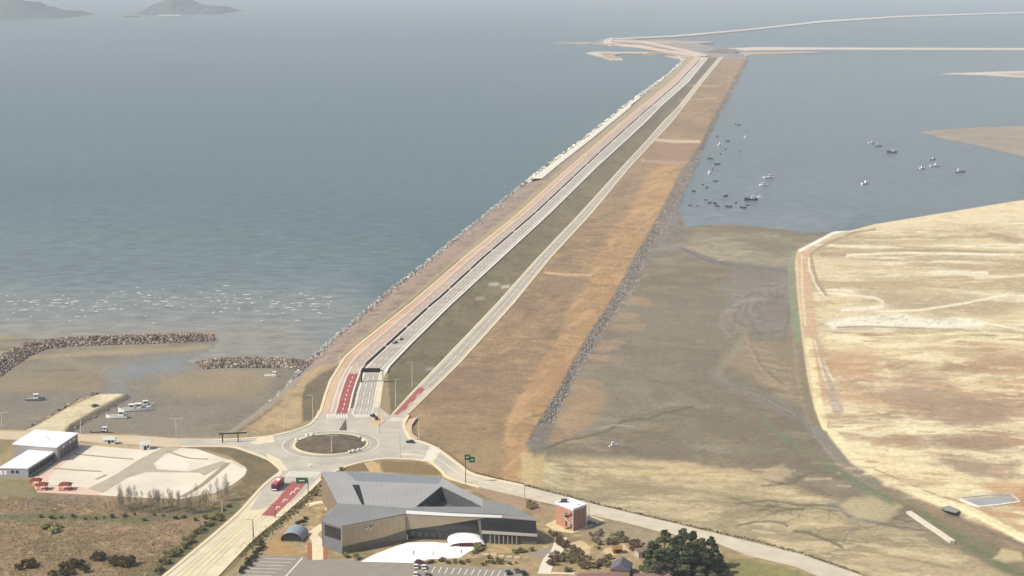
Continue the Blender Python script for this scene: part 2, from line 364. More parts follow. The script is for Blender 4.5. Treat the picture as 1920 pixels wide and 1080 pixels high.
    for pts, w, c in (([(1428, 911), (1470, 908), (1492, 906), (1500, 895), (1515, 888), (1555, 886)], 3, (124, 112, 90)), ([(1380, 945), (1440, 938), (1500, 946), (1550, 948), (1575, 952)], 3, (128, 116, 92)), ([(1555, 948), (1572, 948), (1590, 968), (1620, 975), (1660, 982)], 7, (128, 126, 118)), ([(1660, 982), (1690, 966), (1715, 962)], 4, (126, 114, 94)), ([(1660, 982), (1710, 994), (1750, 1012), (1810, 1030), (1870, 1060)], 9, (150, 136, 112)),
                      ([(1380, 986), (1410, 980), (1440, 977), (1470, 981), (1476, 986)], 3, (118, 106, 84)), ([(1488, 996), (1515, 998), (1532, 1006), (1555, 1014), (1580, 1026)], 4, (112, 104, 84)), ([(1576, 1030), (1630, 1034), (1720, 1052), (1780, 1064)], 4, (168, 152, 118)), ([(1590, 1012), (1660, 1028), (1740, 1042), (1800, 1052)], 7, (216, 198, 158)), ([(1440, 1012), (1500, 1024), (1560, 1032)], 4, (210, 190, 148)), ([(1600, 935), (1600, 1010)], 10, (168, 156, 128))):
        pt.stroke(pts, w, c, w * 0.7, 0.85, 2)
    for k in range(22):
        pt.creek(rs.uniform(1250, 1880), rs.uniform(895, 1050), rs.choice([0.1, 0.35, 2.9, 3.3, 0.6]), rs.uniform(30, 130), rs.uniform(1.8, 3.2), rs.choice([(120, 108, 84), (134, 122, 94), (112, 104, 84)]), rs, 2, .5, .7)
    for k in range(50):
        x0, y0 = rs.uniform(1020, 1800), rs.uniform(862, 1050); pt.stroke([(x0, y0), (x0 + rs.uniform(15, 70), y0 + rs.uniform(-2, 5))], rs.uniform(2, 4), rs.choice([(222, 204, 162), (206, 184, 140), (158, 142, 108), (232, 214, 172)]), 3, .5, 3)
    pt.poly([(1575, 952), (1590, 934), (1640, 928), (1690, 946), (1680, 966), (1660, 976), (1610, 972)], (204, 188, 148), 9, 0.8, 7)
    pt.poly([(1430, 880), (1470, 870), (1485, 895), (1440, 905)], (206, 186, 146), 5, 0.6, 5)
    pt.stroke([(1428, 790), (1470, 820), (1530, 862), (1600, 902), (1672, 942)], 14, (130, 134, 104), 12, 0.7, 6)
    pt.stroke([(1432, 796), (1490, 836)], 5, (116, 136, 104), 5, 0.5, 5)
    pt.stroke([(1560, 882), (1670, 940)], 6, (120, 136, 108), 6, 0.5, 5)
    pt.stroke([(1730, 968), (1790, 1005), (1850, 1040), (1960, 1100)], 26, (138, 132, 98), 14, 0.8, 4)
    pt.stroke([(1735, 968), (1800, 1012), (1870, 1054), (1960, 1104)], 9, (112, 122, 86), 9, 0.6, 7)
    pt.stroke([(1740, 955), (1800, 985), (1880, 1020), (1990, 1075)], 14, (156, 136, 106), 10, 0.8, 4)
    pt.poly([(1860, 1048), (1880, 1028), (1915, 1036), (1920, 1052), (1885, 1054)], (220, 200, 154), 4, 0.8, 2)
    pt.stroke([(1482, 474), (1480, 520), (1488, 560), (1496, 610), (1498, 650)], 13, (142, 146, 116), 10, 0.8, 5)
    pt.stroke([(1484, 560), (1492, 600), (1496, 640)], 5, (126, 150, 112), 4, 0.7, 3)
    pt.stroke([(1500, 650), (1505, 700), (1510, 740), (1535, 800), (1580, 862), (1650, 915), (1720, 952)], 15, (136, 124, 98), 8, 0.8, 4)
    pt.stroke([(1535, 806), (1570, 850), (1640, 905)], 16, (132, 130, 122), 12, 0.6, 3)
    # --- reclaimed sand on the right
    SL = SAND
    pt.poly(SL, (242, 224, 180), 2.5)
    UP = [(1500, 470), (1600, 430), (4000, 320), (4000, 640), (1900, 640), (1510, 620)]
    LOW = [(1510, 620), (4000, 620), (4000, 1200), (1920, 1015), (1660, 910), (1540, 780)]
    pt.poly(UP, (228, 209, 166), 10, 0.9, 4)
    pt.noise(UP, X, Y, (150, 80), (194, 174, 136), 41, 0.45, 0.55, 0.9)
    pt.noise(UP, X, Y, (90, 26), (254, 242, 206), 42, 0.54, 0.62, 0.85)
    pt.noise(UP, X, Y, (30, 9), (176, 156, 122), 43, 0.58, 0.7, 0.6)
    pt.poly([(1600, 540), (1720, 545), (1850, 555), (1920, 575), (1860, 592), (1700, 585), (1620, 562)], (180, 160, 126), 14, 0.7, 12)
    pt.poly([(1850, 435), (1885, 440), (1920, 450), (1905, 456), (1865, 448)], (176, 154, 122), 5, 0.9, 3)
    pt.stroke([(1690, 470), (1760, 468), (1850, 472), (1960, 475)], 3, (170, 148, 112), 2, 0.7, 1.5)
    pt.stroke([(1540, 478), (1585, 479)], 4, (160, 140, 112), 2, 0.8, 1)
    for pts, w in (([(1590, 478), (1700, 474), (1900, 478)], 4), ([(1760, 510), (1850, 512)], 7), ([(1640, 520), (1690, 515)], 5), ([(1560, 550), (1640, 558), (1655, 566)], 4), ([(1640, 584), (1720, 582), (1800, 570), (1900, 550)], 4), ([(1580, 582), (1655, 575)], 7), ([(1780, 596), (1850, 606), (1930, 622)], 4)):
        pt.stroke(pts, w, (254, 244, 214), w * 0.6, 0.9, 0.8)
    pt.poly([(1545, 605), (1600, 592), (1660, 590), (1780, 598), (1850, 606), (1840, 616), (1700, 616), (1560, 618)], (255, 247, 222), 5, 0.9, 7)
    pt.stroke([(1570, 614), (1640, 612), (1700, 615), (1800, 618), (1920, 640)], 3, (150, 134, 112), 2, 0.8, 2)
    pt.poly([(1540, 620), (1640, 612), (1640, 626), (1550, 630)], (202, 180, 152), 3, 0.8, 3)
    for k in range(60):
        x0 = random.uniform(1620, 1790); y0 = random.uniform(588, 607)
        pt.stroke([(x0, y0), (x0 + random.uniform(2, 7), y0)], 2.2, random.choice([(160, 146, 122), (214, 198, 168)]), 2.5, 0.4, 5)
    pt.noise(LOW, X, Y, (130, 75), (212, 176, 136), 51, 0.46, 0.54, 0.9)
    pt.noise(LOW, X, Y, (90, 42), (176, 147, 116), 52, 0.52, 0.6, 0.9)
    pt.noise(LOW, X, Y, (80, 26), (255, 243, 198), 53, 0.54, 0.62, 0.9)
    pt.noise(LOW, X, Y, (22, 7), (190, 160, 124), 54, 0.56, 0.68, 0.6)
    pt.poly([(1540, 640), (1640, 636), (1740, 640), (1800, 655), (1750, 700), (1700, 690), (1560, 668)], (244, 228, 178), 10, 0.6, 8)
    pt.poly([(1730, 655), (1830, 640), (1930, 650), (1930, 690), (1850, 685), (1770, 680)], (204, 170, 130), 8, 0.8, 7)
    pt.poly([(1610, 730), (1700, 722), (1860, 744), (1920, 770), (1890, 790), (1760, 798), (1700, 770), (1640, 752)], (178, 152, 124), 12, 0.8, 16)
    pt.poly([(1620, 824), (1700, 820), (1800, 818), (1890, 834), (1870, 842), (1760, 838), (1680, 838)], (172, 148, 120), 8, 0.8, 12)
    pt.poly([(1720, 860), (1800, 852), (1910, 862), (1920, 890), (1880, 905), (1800, 885), (1745, 872)], (178, 154, 126), 10, 0.8, 14)
    pt.poly([(1600, 850), (1700, 840), (1760, 880), (1830, 910), (1760, 940), (1680, 905)], (246, 228, 176), 12, 0.75, 10)
    pt.poly([(1560, 690), (1660, 676), (1680, 710), (1580, 720)], (214, 178, 140), 9, 0.7, 8)
    pt.poly([(1820, 905), (1930, 905), (1930, 960), (1900, 950)], (206, 158, 114), 10, 0.8, 6)
    pt.poly([(1900, 955), (1810, 950), (1790, 948), (1930, 1010)], (204, 164, 124), 10, 0.7, 6)
    for pts, w, c in (([(1508, 480), (1510, 540), (1518, 610), (1527, 680), (1538, 740)], 27, (220, 184, 146)), ([(1503, 478), (1504, 540), (1510, 610)], 3, (244, 220, 186)), ([(1520, 480), (1524, 500), (1532, 528), (1548, 552)], 6, (178, 158, 128)), ([(1517, 484), (1517, 505), (1530, 535), (1546, 556)], 2.5, (252, 242, 214)), ([(1520, 478), (1540, 462), (1600, 436), (1640, 430)], 4, (172, 150, 118)), ([(1516, 640), (1526, 700), (1540, 780), (1548, 800)], 14, (250, 234, 180)), ([(1534, 640), (1548, 700), (1560, 740), (1570, 775)], 10, (206, 182, 152)), ([(1554, 720), (1562, 745), (1572, 768)], 20, (196, 178, 158)), ([(1528, 640), (1540, 690), (1553, 730)], 2.5, (246, 230, 200)), ([(1550, 690), (1562, 715), (1568, 728)], 2.5, (250, 240, 212)),
                      ([(1560, 810), (1610, 862), (1680, 906), (1760, 940), (1830, 962), (1940, 1020)], 14, (252, 238, 186)), ([(1640, 880), (1700, 905), (1760, 930), (1800, 940)], 2.5, (170, 146, 108)), ([(1500, 470), (1560, 438), (1640, 416), (1700, 407), (1840, 384), (1960, 364)], 5, (252, 248, 232)), ([(1555, 790), (1552, 800), (1580, 800)], 4, (204, 184, 152))):
        pt.stroke(pts, w, c, max(1.5, w * 0.3), 0.92, 0.25)
    pt.noise(LOW, X, Y, (45, 16), (190, 158, 122), 55, 0.54, 0.62, 0.6); pt.noise(LOW, X, Y, (45, 14), (255, 240, 196), 56, 0.57, 0.64, 0.7); pt.noise(SL, X, Y, (10, 5), (180, 152, 118), 57, 0.56, 0.68, 0.32); pt.noise(SL, X, Y, (12, 5), (252, 240, 204), 58, 0.58, 0.68, 0.32)
    for k in range(150):
        x0, y0 = rs.uniform(1560, 1930), rs.uniform(630, 900); pt.stroke([(x0, y0), (x0 + rs.uniform(6, 34), y0 + rs.uniform(-1, 2))], rs.uniform(1.6, 3.5), rs.choice([(168, 142, 112), (250, 238, 202), (190, 158, 120), (226, 190, 150)]), 2, .6, 4)
    for q, c in (([(1690, 706), (1740, 700), (1790, 708), (1775, 720), (1710, 720)], (178, 150, 122)), ([(1650, 735), (1700, 722), (1750, 732), (1745, 768), (1690, 770)], (182, 154, 126)), ([(1725, 752), (1800, 745), (1885, 760), (1880, 795), (1790, 800), (1740, 780)], (172, 148, 122)), ([(1744, 822), (1820, 816), (1896, 830), (1880, 842), (1790, 842)], (170, 144, 118)), ([(1770, 862), (1830, 856), (1872, 866), (1860, 886), (1800, 886)], (174, 152, 126)), ([(1762, 658), (1850, 650), (1925, 658), (1925, 686), (1830, 682)], (190, 158, 122)), ([(1560, 660), (1640, 652), (1655, 690), (1600, 704), (1560, 690)], (212, 172, 132)), ([(1640, 820), (1690, 812), (1740, 836), (1700, 845)], (184, 152, 118)), ([(1600, 520), (1700, 516), (1760, 536), (1660, 548)], (196, 176, 138))):
        pt.poly(q, c, 8, .62, 13)
    # --- causeway surfaces
    def band(a, b, col, soft=1.5, y0=100, y1=790):
        pa = [proj(*p) for p in LN[a] if True]; pb = [proj(*p) for p in LN[b]]
        pa = [(float(q[0]), float(q[1])) for q in pa]; pb = [(float(q[0]), float(q[1])) for q in pb]
        pt.poly(pa + pb[::-1], col, soft); return pa + pb[::-1]
    B01 = band(0, 1, (166, 148, 128)); B34 = band(3, 4, (136, 123, 98)); B56 = band(5, 6, (176, 148, 112)); B67 = band(6, 7, (152, 140, 124))
    pt.noise(B01, X, Y, (5, 5), (118, 104, 96), 61, 0.5, 0.62, 0.8, 2)
    pt.noise(B01, X, Y, (40, 40), (176, 150, 136), 62, 0.45, 0.6, 0.6, 2)
    l1 = [tuple(map(float, proj(*p))) for p in LN[1]]
    pt.stroke([(x - 7, y) for x, y in l1 if y < 680], 9, (184, 166, 128), 6, 0.8)
    pt.stroke([(596, 700), (640, 676)], 3, (214, 196, 158), 2, 0.8)
    pt.stroke([(640, 672), (700, 622), (800, 540), (860, 488)], 3, (122, 106, 80), 2, 0.6)
    pt.noise(B34, X, Y, (30, 60), (152, 136, 106), 63, 0.45, 0.6, 0.8, 2)
    pt.noise(B34, X, Y, (50, 90), (120, 114, 84), 64, 0.52, 0.66, 0.7, 2)
    pt.noise(B34, X, Y, (5, 8), (110, 100, 78), 65, 0.52, 0.66, 0.6, 2)
    pt.stroke([(1130, 305), (1235, 215), (1340, 112)], 9, (114, 108, 88), 8, 0.5)
    for cx, cy, c in ((925, 533, (206, 196, 176)), (948, 538, (220, 210, 190)), (905, 540, (118, 120, 104)), (806, 692, (170, 166, 150)), (812, 700, (112, 106, 90)), (752, 746, (122, 128, 88)), (745, 772, (120, 130, 86)), (900, 560, (180, 164, 126))):
        pt.stroke([(cx - 6, cy), (cx + 6, cy - 1)], 6, c, 4, 0.8, 2)
    BM = [(x, y) for x, y in B56] 
    BERMP = [(763, 780), (801, 742), (864, 680), (963, 570), (1031, 486), (1110, 400), (1238, 398), (1191, 480), (1131, 587), (1076, 675), (1012, 787), (985, 840), (1000, 905), (985, 913), (900, 893), (868, 873), (838, 850), (790, 828), (768, 815), (760, 800)]
    pt.poly(BERMP, (172, 145, 110), 2)
    ORG = [(940, 905), (950, 790), (982, 722), (1020, 671), (1041, 641), (1067, 581), (1103, 529), (1112, 497), (1150, 440), (1190, 390), (1222, 320), (1270, 300), (1238, 400), (1191, 480), (1131, 587), (1076, 675), (1012, 787), (985, 840), (995, 900)]
    ALLB = B56 + []
    DA = 0.335
    for q in (B56, BERMP):
        pt.noise(q, X, Y, (28, 110), (152, 129, 100), 71, 0.42, 0.6, 0.8, 3, DA); pt.noise(q, X, Y, (9, 60), (190, 158, 120), 76, 0.5, 0.64, 0.5, 3, DA)
    pt.poly(ORG, (202, 162, 114), 9, 0.85, 5); pt.poly([(1110, 497), (1140, 440), (1185, 390), (1215, 330), (1262, 300), (1285, 300), (1238, 400), (1191, 480), (1165, 522), (1120, 530)], (208, 166, 116), 8, .8, 5)
    for q, S in ((B56, 0), (BERMP, 9)):
        pt.noise(q, X, Y, (26, 22), (192, 160, 120), 72 + S, 0.52, 0.66, 0.5, 3)
        pt.noise(q, X, Y, (14, 9), (140, 119, 92), 73 + S, 0.54, 0.66, 0.55, 3)
        pt.noise(q, X, Y, (4, 4), (146, 122, 92), 74 + S, 0.54, 0.7, 0.5, 3)
    pt.noise(ORG, X, Y, (10, 90), (184, 146, 106), 75, 0.46, 0.6, 0.7, 5, DA); pt.noise(ORG, X, Y, (6, 50), (214, 176, 128), 77, 0.52, 0.64, 0.6, 5, DA)
    pt.poly([(780, 740), (860, 690), (960, 700), (980, 720), (930, 790), (850, 770)], (158, 132, 104), 18, 0.6, 8)
    pt.poly([(1030, 520), (1095, 520), (1090, 548), (1040, 556)], (160, 138, 108), 8, 0.6, 6)
    pt.poly([(800, 800), (880, 790), (950, 850), (900, 885), (840, 845)], (166, 144, 104), 12, 0.6, 8)
    for k in range(34):
        y0 = random.uniform(430, 840); t = (y0 - 430) / 400
        xl = np.interp(y0, [430, 486, 570, 680, 780], [1088, 1031, 963, 864, 780]) + 10; xr = np.interp(y0, [430, 529, 641, 780, 850], [1160, 1100, 1040, 950, 940])
        x0 = random.uniform(xl, max(xl + 5, xr - 20))
        pt.stroke([(x0, y0), (x0 + random.uniform(12, 45), y0 + random.uniform(-1, 2))], random.uniform(1.5, 3), random.choice([(140, 119, 92), (188, 158, 120), (150, 126, 96)]), 3, 0.45, 3)
    pt.stroke([(1022, 511), (1060, 515), (1108, 516)], 4, (222, 186, 146), 2, 0.9, 1)
    pt.stroke([(1231, 262), (1260, 265), (1312, 266)], 5, (226, 200, 170), 2, 0.9, 1); pt.stroke([(1204, 301), (1245, 303), (1288, 304)], 4, (214, 184, 156), 2, 0.9, 1)
    pt.poly([(1204, 303), (1286, 306), (1306, 270), (1232, 268)], (168, 136, 112), 3, 0.6, 2)
    pt.stroke([(1290, 160), (1345, 162)], 3, (214, 176, 146), 2, 0.5); pt.stroke([(1276, 188), (1340, 184)], 3, (206, 168, 138), 2, 0.5)
    l6 = [tuple(map(float, proj(*p))) for p in LN[6]]
    pt.stroke(l6, 4, (148, 122, 94), 3, 0.7)
    pt.stroke([(x + 4, y) for x, y in l6], 5, (128, 122, 112), 4, 0.6)
    pt.noise(B67, X, Y, (3, 3), (100, 96, 92), 66, 0.48, 0.6, 0.75, 2)
    pt.noise(B67, X, Y, (4, 4), (186, 178, 166), 67, 0.56, 0.66, 0.75, 2)
    pt.poly([(985, 838), (1010, 792), (1036, 800), (1015, 850)], (146, 137, 124), 4, 0.7); pt.poly([(975, 850), (1022, 846), (1020, 912), (980, 914)], (214, 188, 138), 5, .95, 3)
    pt.poly([(990, 840), (1020, 840), (1030, 850), (1000, 858)], (128, 118, 96), 6, 0.7, 3)
    # --- platform: embankment, gardens, scrub
    pt.poly(PLAT, (172, 152, 116), 2)
    pt.poly([(440, 812), (490, 775), (540, 735), (575, 700), (612, 684), (600, 692), (572, 718), (566, 760), (565, 792), (540, 802), (500, 812)], (198, 172, 132), 3, 1, 2)
    pt.noise([(430, 815), (500, 760), (575, 695), (600, 690), (566, 790), (500, 815)], X, Y, (9, 9), (160, 138, 102), 81, 0.5, 0.64, 0.75, 2)
    pt.stroke([(430, 812), (470, 783), (520, 745), (560, 705), (582, 684)], 11, (156, 146, 130), 6, 0.8, 2)
    pt.stroke([(445, 812), (490, 780), (528, 752)], 5, (116, 104, 82), 4, 0.6, 2)
    pt.poly([(568, 790), (566, 745), (574, 722), (600, 702), (640, 680), (634, 690), (617, 714), (608, 740), (598, 772), (585, 788)], (124, 112, 90), 2.5, 1, 1)
    pt.noise([(566, 790), (574, 720), (640, 680), (598, 775)], X, Y, (12, 25), (140, 124, 98), 82, 0.5, 0.64, 0.6, 2)
    pt.poly([(346, 838), (430, 838), (470, 848), (503, 862), (523, 880), (521, 892), (440, 955), (380, 975), (330, 945), (400, 940), (452, 905), (466, 880), (430, 855), (390, 844)], (124, 114, 84), 3)
    pt.noise([(346, 838), (430, 838), (503, 862), (523, 880), (440, 955), (380, 975), (452, 905), (430, 855)], X, Y, (10, 10), (150, 128, 92), 83, 0.5, 0.62, 0.6, 2)
    FIELD = [(-2000, 900), (60, 900), (75, 925), (190, 932), (340, 938), (400, 940), (452, 915), (500, 905), (300, 1085), (200, 1300), (-2000, 1300)]
    pt.poly(FIELD, (152, 130, 99), 3)
    pt.noise(FIELD, X, Y, (40, 40), (160, 133, 103), 84, 0.44, 0.6, 0.8, 3)
    pt.noise(FIELD, X, Y, (18, 18), (132, 116, 82), 85, 0.5, 0.62, 0.8, 3)
    pt.noise(FIELD, X, Y, (3.5, 3.5), (116, 98, 72), 86, 0.5, 0.64, 0.5, 3)
    pt.noise(FIELD, X, Y, (2.2, 2.2), (196, 170, 132), 87, 0.58, 0.68, 0.6, 3)
    pt.poly([(-50, 895), (60, 900), (80, 925), (60, 935), (-50, 930)], (150, 142, 104), 6, 0.8, 4)
    pt.stroke([(-20, 970), (90, 968), (170, 972), (260, 976), (340, 966), (420, 955)], 13, (112, 116, 82), 9, 0.75, 6)
    pt.stroke([(50, 945), (120, 935), (180, 942)], 12, (138, 124, 106), 9, 0.7, 5)
    pt.stroke([(225, 950), (300, 955), (380, 955)], 12, (118, 110, 84), 9, 0.7, 4)
    pt.stroke([(440, 950), (400, 985), (350, 1025), (290, 1078)], 26, (116, 114, 80), 14, 0.8, 8)
    # garden round the museum
    GARD = [(530, 990), (575, 945), (610, 905), (640, 885), (720, 865), (800, 866), (840, 898), (900, 913), (1041, 946), (1233, 996), (1400, 1041), (1540, 1082), (1600, 1200), (380, 1200), (430, 1080)]
    pt.poly(GARD, (180, 156, 116), 2)
    pt.noise(GARD, X, Y, (12, 12), (146, 130, 92), 88, 0.46, 0.6, 0.8, 2)
    pt.noise(GARD, X, Y, (5, 5), (214, 190, 146), 89, 0.56, 0.66, 0.7, 2)
    pt.poly([(640, 878), (690, 866), (694, 884), (640, 884)], (140, 120, 84), 2)
    pt.poly([(712, 864), (790, 866), (818, 876), (834, 892), (720, 886)], (146, 126, 88), 2)
    pt.poly([(880, 914), (985, 936), (1050, 955), (1010, 965), (930, 940)], (178, 150, 124), 4, 0.8, 3)
    pt.poly([(1085, 990), (1130, 978), (1165, 980), (1235, 1000), (1230, 1025), (1150, 1018), (1090, 1006)], (166, 152, 124), 5, 0.8, 3)
    pt.poly([(1400, 1046), (1470, 1064), (1520, 1080), (1560, 1110), (1330, 1110), (1330, 1050)], (142, 140, 84), 6, 0.8, 4)
    pt.stroke([(410, 1082), (478, 1016), (525, 975), (580, 926), (600, 902)], 11, (132, 120, 84), 5, 0.8, 2)
    pt.poly([(490, 1040), (500, 1015), (528, 1000), (530, 1020), (575, 1042)], (186, 150, 100), 4, 0.9, 2)
    pt.poly(JETTY, (232, 216, 178), 2.5, 1, 2); pt.noise(JETTY, X, Y, (8, 8), (204, 184, 144), 94, .48, .62, .6, 2)
    pt.stroke([(45, 808), (75, 792), (128, 762), (180, 739)], 4, (150, 130, 98), 2, 0.8, 1)
    pt.stroke([(236, 741), (200, 760), (160, 782), (125, 806)], 9, (166, 146, 118), 5, 0.8, 2)
    pt.stroke([(-50, 808), (60, 810), (150, 816)], 7, (206, 186, 152), 4, 0.8, 1)
    pt.poly([(-60, 812), (20, 814), (24, 830), (10, 850), (-60, 880)], (150, 136, 96), 4, 0.8, 3)
    # --- left cove
    CV = [(-2000, 655), (0, 690), (60, 660), (130, 655), (420, 650), (560, 692), (560, 705), (430, 808), (330, 816), (150, 808), (0, 802), (-2000, 795)]
    pt.poly([(-2000, 600), (600, 600), (600, 690), (-2000, 690)], (158, 146, 124), 3, 0)
    CVM = [(-2000, 610), (420, 610), (425, 640), (600, 660), (575, 692), (440, 812), (-2000, 812)]
    i = np.nonzero(inside(px, py, CVM) & (z < 1.0))[0]
    pt.c[i] = alb(147, 138, 120)
    pt.noise(CVM, X, Y, (60, 40), (140, 131, 114), 92, 0.45, 0.6, 0.6 , 3) if False else None
    n = fbm(X[i] / 70, Y[i] / 50, 92, 4); pt._mix(i, 0.7 * sstep(0.45, 0.62, n), (138, 129, 112))
    n = fbm(X[i] / 40, Y[i] / 22, 93, 4); pt._mix(i, 0.6 * sstep(0.55, 0.68, n), (164, 151, 126))
    lo = z < 1.2
    def low(fn, *a, **k):
        keep = pt.c.copy(); fn(*a, **k); pt.c[~lo] = keep[~lo]
    low(pt.stroke, [(425, 638), (405, 662), (350, 678), (270, 688), (215, 706), (225, 735)], 34, (146, 147, 142), 26, 0.85, 10)
    low(pt.stroke, [(400, 665), (330, 684), (240, 694)], 16, (142, 149, 148), 12, 0.7, 8)
    low(pt.stroke, [(0, 632), (200, 628), (400, 623)], 7, (180, 160, 122), 5, 0.7, 2)
    low(pt.stroke, [(30, 672), (160, 664), (330, 654), (392, 650)], 8, (178, 160, 126), 6, 0.7, 2)
    low(pt.poly, [(300, 710), (420, 690), (520, 705), (480, 740), (380, 745), (300, 735)], (168, 150, 120), 16, 0.8, 8)
    low(pt.poly, [(0, 700), (150, 690), (200, 720), (120, 735), (0, 735)], (158, 140, 112), 12, 0.6, 8)
    low(pt.poly, [(0, 745), (150, 740), (110, 765), (0, 790)], (142, 134, 120), 12, 0.6, 8)
    low(pt.stroke, [(60, 697), (110, 693), (150, 694)], 3, (118, 110, 94), 3, 0.6, 2)
    # large soft tonal variation everywhere
    big = fbm(X / 14, Y / 14, 99, 3) - 0.5; pt.c *= (1 + 0.16 * big)[:, None]
    fine = fbm(X / 2.5, Y / 2.5, 98, 2) - 0.5; pt.c *= (1 + 0.12 * fine * (Y < 1500))[:, None]
    pt.c *= (1 + 0.16 * (fbm(X / 5, Y / 5, 97, 4, 0.7) - 0.5))[:, None]
    idx = np.arange(nr * nc).reshape(nr, nc)
    F = np.stack([idx[:-1, :-1], idx[:-1, 1:], idx[1:, 1:], idx[1:, :-1]], -1).reshape(-1, 4)
    zq = np.max(z[F], 1); F = F[zq > -1.2]
    used = np.zeros(nr * nc, bool); used[F] = True; remap = np.cumsum(used) - 1
    o = npmesh('terrain', np.c_[X, Y, z][used], remap[F], mat('ground_map', (1, 1, 1), 0.93, 0.17, 0.45, bump=0.4, bscale=0.8, spec=0.15, attr=True), np.clip(pt.c[used], 0.01, 0.8))
    tag(o, kind='structure')
    return o
make_terrain()

# ------------------------------------------------------------------ sea
def make_sea():
    pys = np.concatenate([np.arange(1300, 100, -4), np.arange(100, -30, -2.0), np.arange(-30, -56.5, -0.5)])
    us = np.linspace(-0.9, 0.9, 620)
    Yr = np.array([P(960, a, 0).y for a in pys]); nr, nc = len(Yr), len(us)
    Y = np.repeat(Yr, nc); X = np.tile(us, nr) * Y; px, py = proj(X, Y, np.zeros_like(X))
    pt = Paint(px, py, (84, 105, 105))
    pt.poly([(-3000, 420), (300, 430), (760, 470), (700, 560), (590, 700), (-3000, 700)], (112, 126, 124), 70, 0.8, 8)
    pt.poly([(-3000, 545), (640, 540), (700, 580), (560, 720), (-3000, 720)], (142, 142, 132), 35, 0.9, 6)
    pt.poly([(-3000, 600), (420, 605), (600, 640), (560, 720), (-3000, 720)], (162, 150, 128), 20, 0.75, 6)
    pt.poly([(430, 605), (560, 600), (560, 640), (440, 640)], (160, 146, 128), 16, 0.5, 6)
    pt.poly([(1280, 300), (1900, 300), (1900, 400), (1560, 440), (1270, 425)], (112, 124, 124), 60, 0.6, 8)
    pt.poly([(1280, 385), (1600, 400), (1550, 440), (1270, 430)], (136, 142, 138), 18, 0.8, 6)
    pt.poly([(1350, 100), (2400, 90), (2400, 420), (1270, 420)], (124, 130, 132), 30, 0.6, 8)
    n = fbm(X / 700, Y / 300, 5, 5, 0.65); n2 = fbm(X / 160, Y / 90, 8, 4, 0.65); pt.c *= (0.84 + 0.24 * n + 0.12 * n2)[:, None]
    idx = np.arange(nr * nc).reshape(nr, nc)
    F = np.stack([idx[:-1, :-1], idx[:-1, 1:], idx[1:, 1:], idx[1:, :-1]], -1).reshape(-1, 4)
    m = bpy.data.materials.new('sea_water'); m.use_nodes = True; nd = m.node_tree.nodes; l = m.node_tree.links; b = nd['Principled BSDF']
    b.inputs['Roughness'].default_value = 0.28; b.inputs['IOR'].default_value = 1.33
    a = nd.new('ShaderNodeAttribute'); a.attribute_name = 'Col'
    tc = nd.new('ShaderNodeTexCoord'); mp = nd.new('ShaderNodeMapping'); mp.inputs['Scale'].default_value = (0.6, 1.0, 1.0); mp.inputs['Rotation'].default_value = (0, 0, R(8))
    l.new(tc.outputs['Object'], mp.inputs['Vector'])
    n1 = nd.new('ShaderNodeTexNoise'); n1.inputs['Scale'].default_value = 0.09; n1.inputs['Detail'].default_value = 8; n1.inputs['Roughness'].default_value = 0.62
    l.new(mp.outputs['Vector'], n1.inputs['Vector'])
    mr = nd.new('ShaderNodeMapRange'); mr.inputs['From Min'].default_value = 0.3; mr.inputs['From Max'].default_value = 0.7; mr.inputs['To Min'].default_value = 0.66; mr.inputs['To Max'].default_value = 1.34
    l.new(n1.outputs['Fac'], mr.inputs['Value'])
    mx = nd.new('ShaderNodeMix'); mx.data_type = 'RGBA'; mx.blend_type = 'MULTIPLY'; mx.inputs['Factor'].default_value = 1
    l.new(a.outputs['Color'], mx.inputs['A']); l.new(mr.outputs['Result'], mx.inputs['B']); l.new(mx.outputs['Result'], b.inputs['Base Color'])
    n2 = nd.new('ShaderNodeTexNoise'); n2.inputs['Scale'].default_value = 0.16; n2.inputs['Detail'].default_value = 6
    l.new(mp.outputs['Vector'], n2.inputs['Vector'])
    bp = nd.new('ShaderNodeBump'); bp.inputs['Strength'].default_value = 0.6; bp.inputs['Distance'].default_value = 0.9
    l.new(n2.outputs['Fac'], bp.inputs['Height']); l.new(bp.outputs['Normal'], b.inputs['Normal'])
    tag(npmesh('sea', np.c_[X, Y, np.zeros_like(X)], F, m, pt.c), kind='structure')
make_sea()
# ------------------------------------------------------------------ roads, pavements, markings
M_ASPH = mat('asphalt_pale', alb(208, 198, 180), 0.9, 0.16, 0.10, bump=0.1)
M_PINK = mat('asphalt_pinkish', alb(218, 193, 172), 0.9, 0.14, 0.08)
M_CONC = mat('concrete_road', alb(240, 224, 188), 0.9, 0.13, 0.15)
M_LOW = mat('lower_road', alb(214, 200, 178), 0.9, 0.14, 0.12)
M_RED = mat('red_surfacing', alb(186, 104, 96), 0.9, 0.14, 0.4)
M_WHITE = mat('road_paint', alb(250, 244, 228), 0.85, 0.10, 0.6)
M_KERB = mat('kerb_cream', alb(246, 230, 190), 0.9, 0.08, 0.3)
M_PAVE = mat('paving_peach', alb(228, 196, 156), 0.9, 0.10, 0.3)
M_CREAM = mat('paving_cream', alb(244, 232, 208), 0.92, 0.13, 0.05)
M_DARKASPH = mat('asphalt_carpark', alb(164, 154, 138), 0.9, 0.09, 0.25)
M_PLAZA = mat('plaza_white', (0.8, 0.79, 0.76), 0.8, 0.03, 0.3)
M_BROWN = mat('island_soil', alb(112, 98, 80), 0.95, 0.25, 0.3)

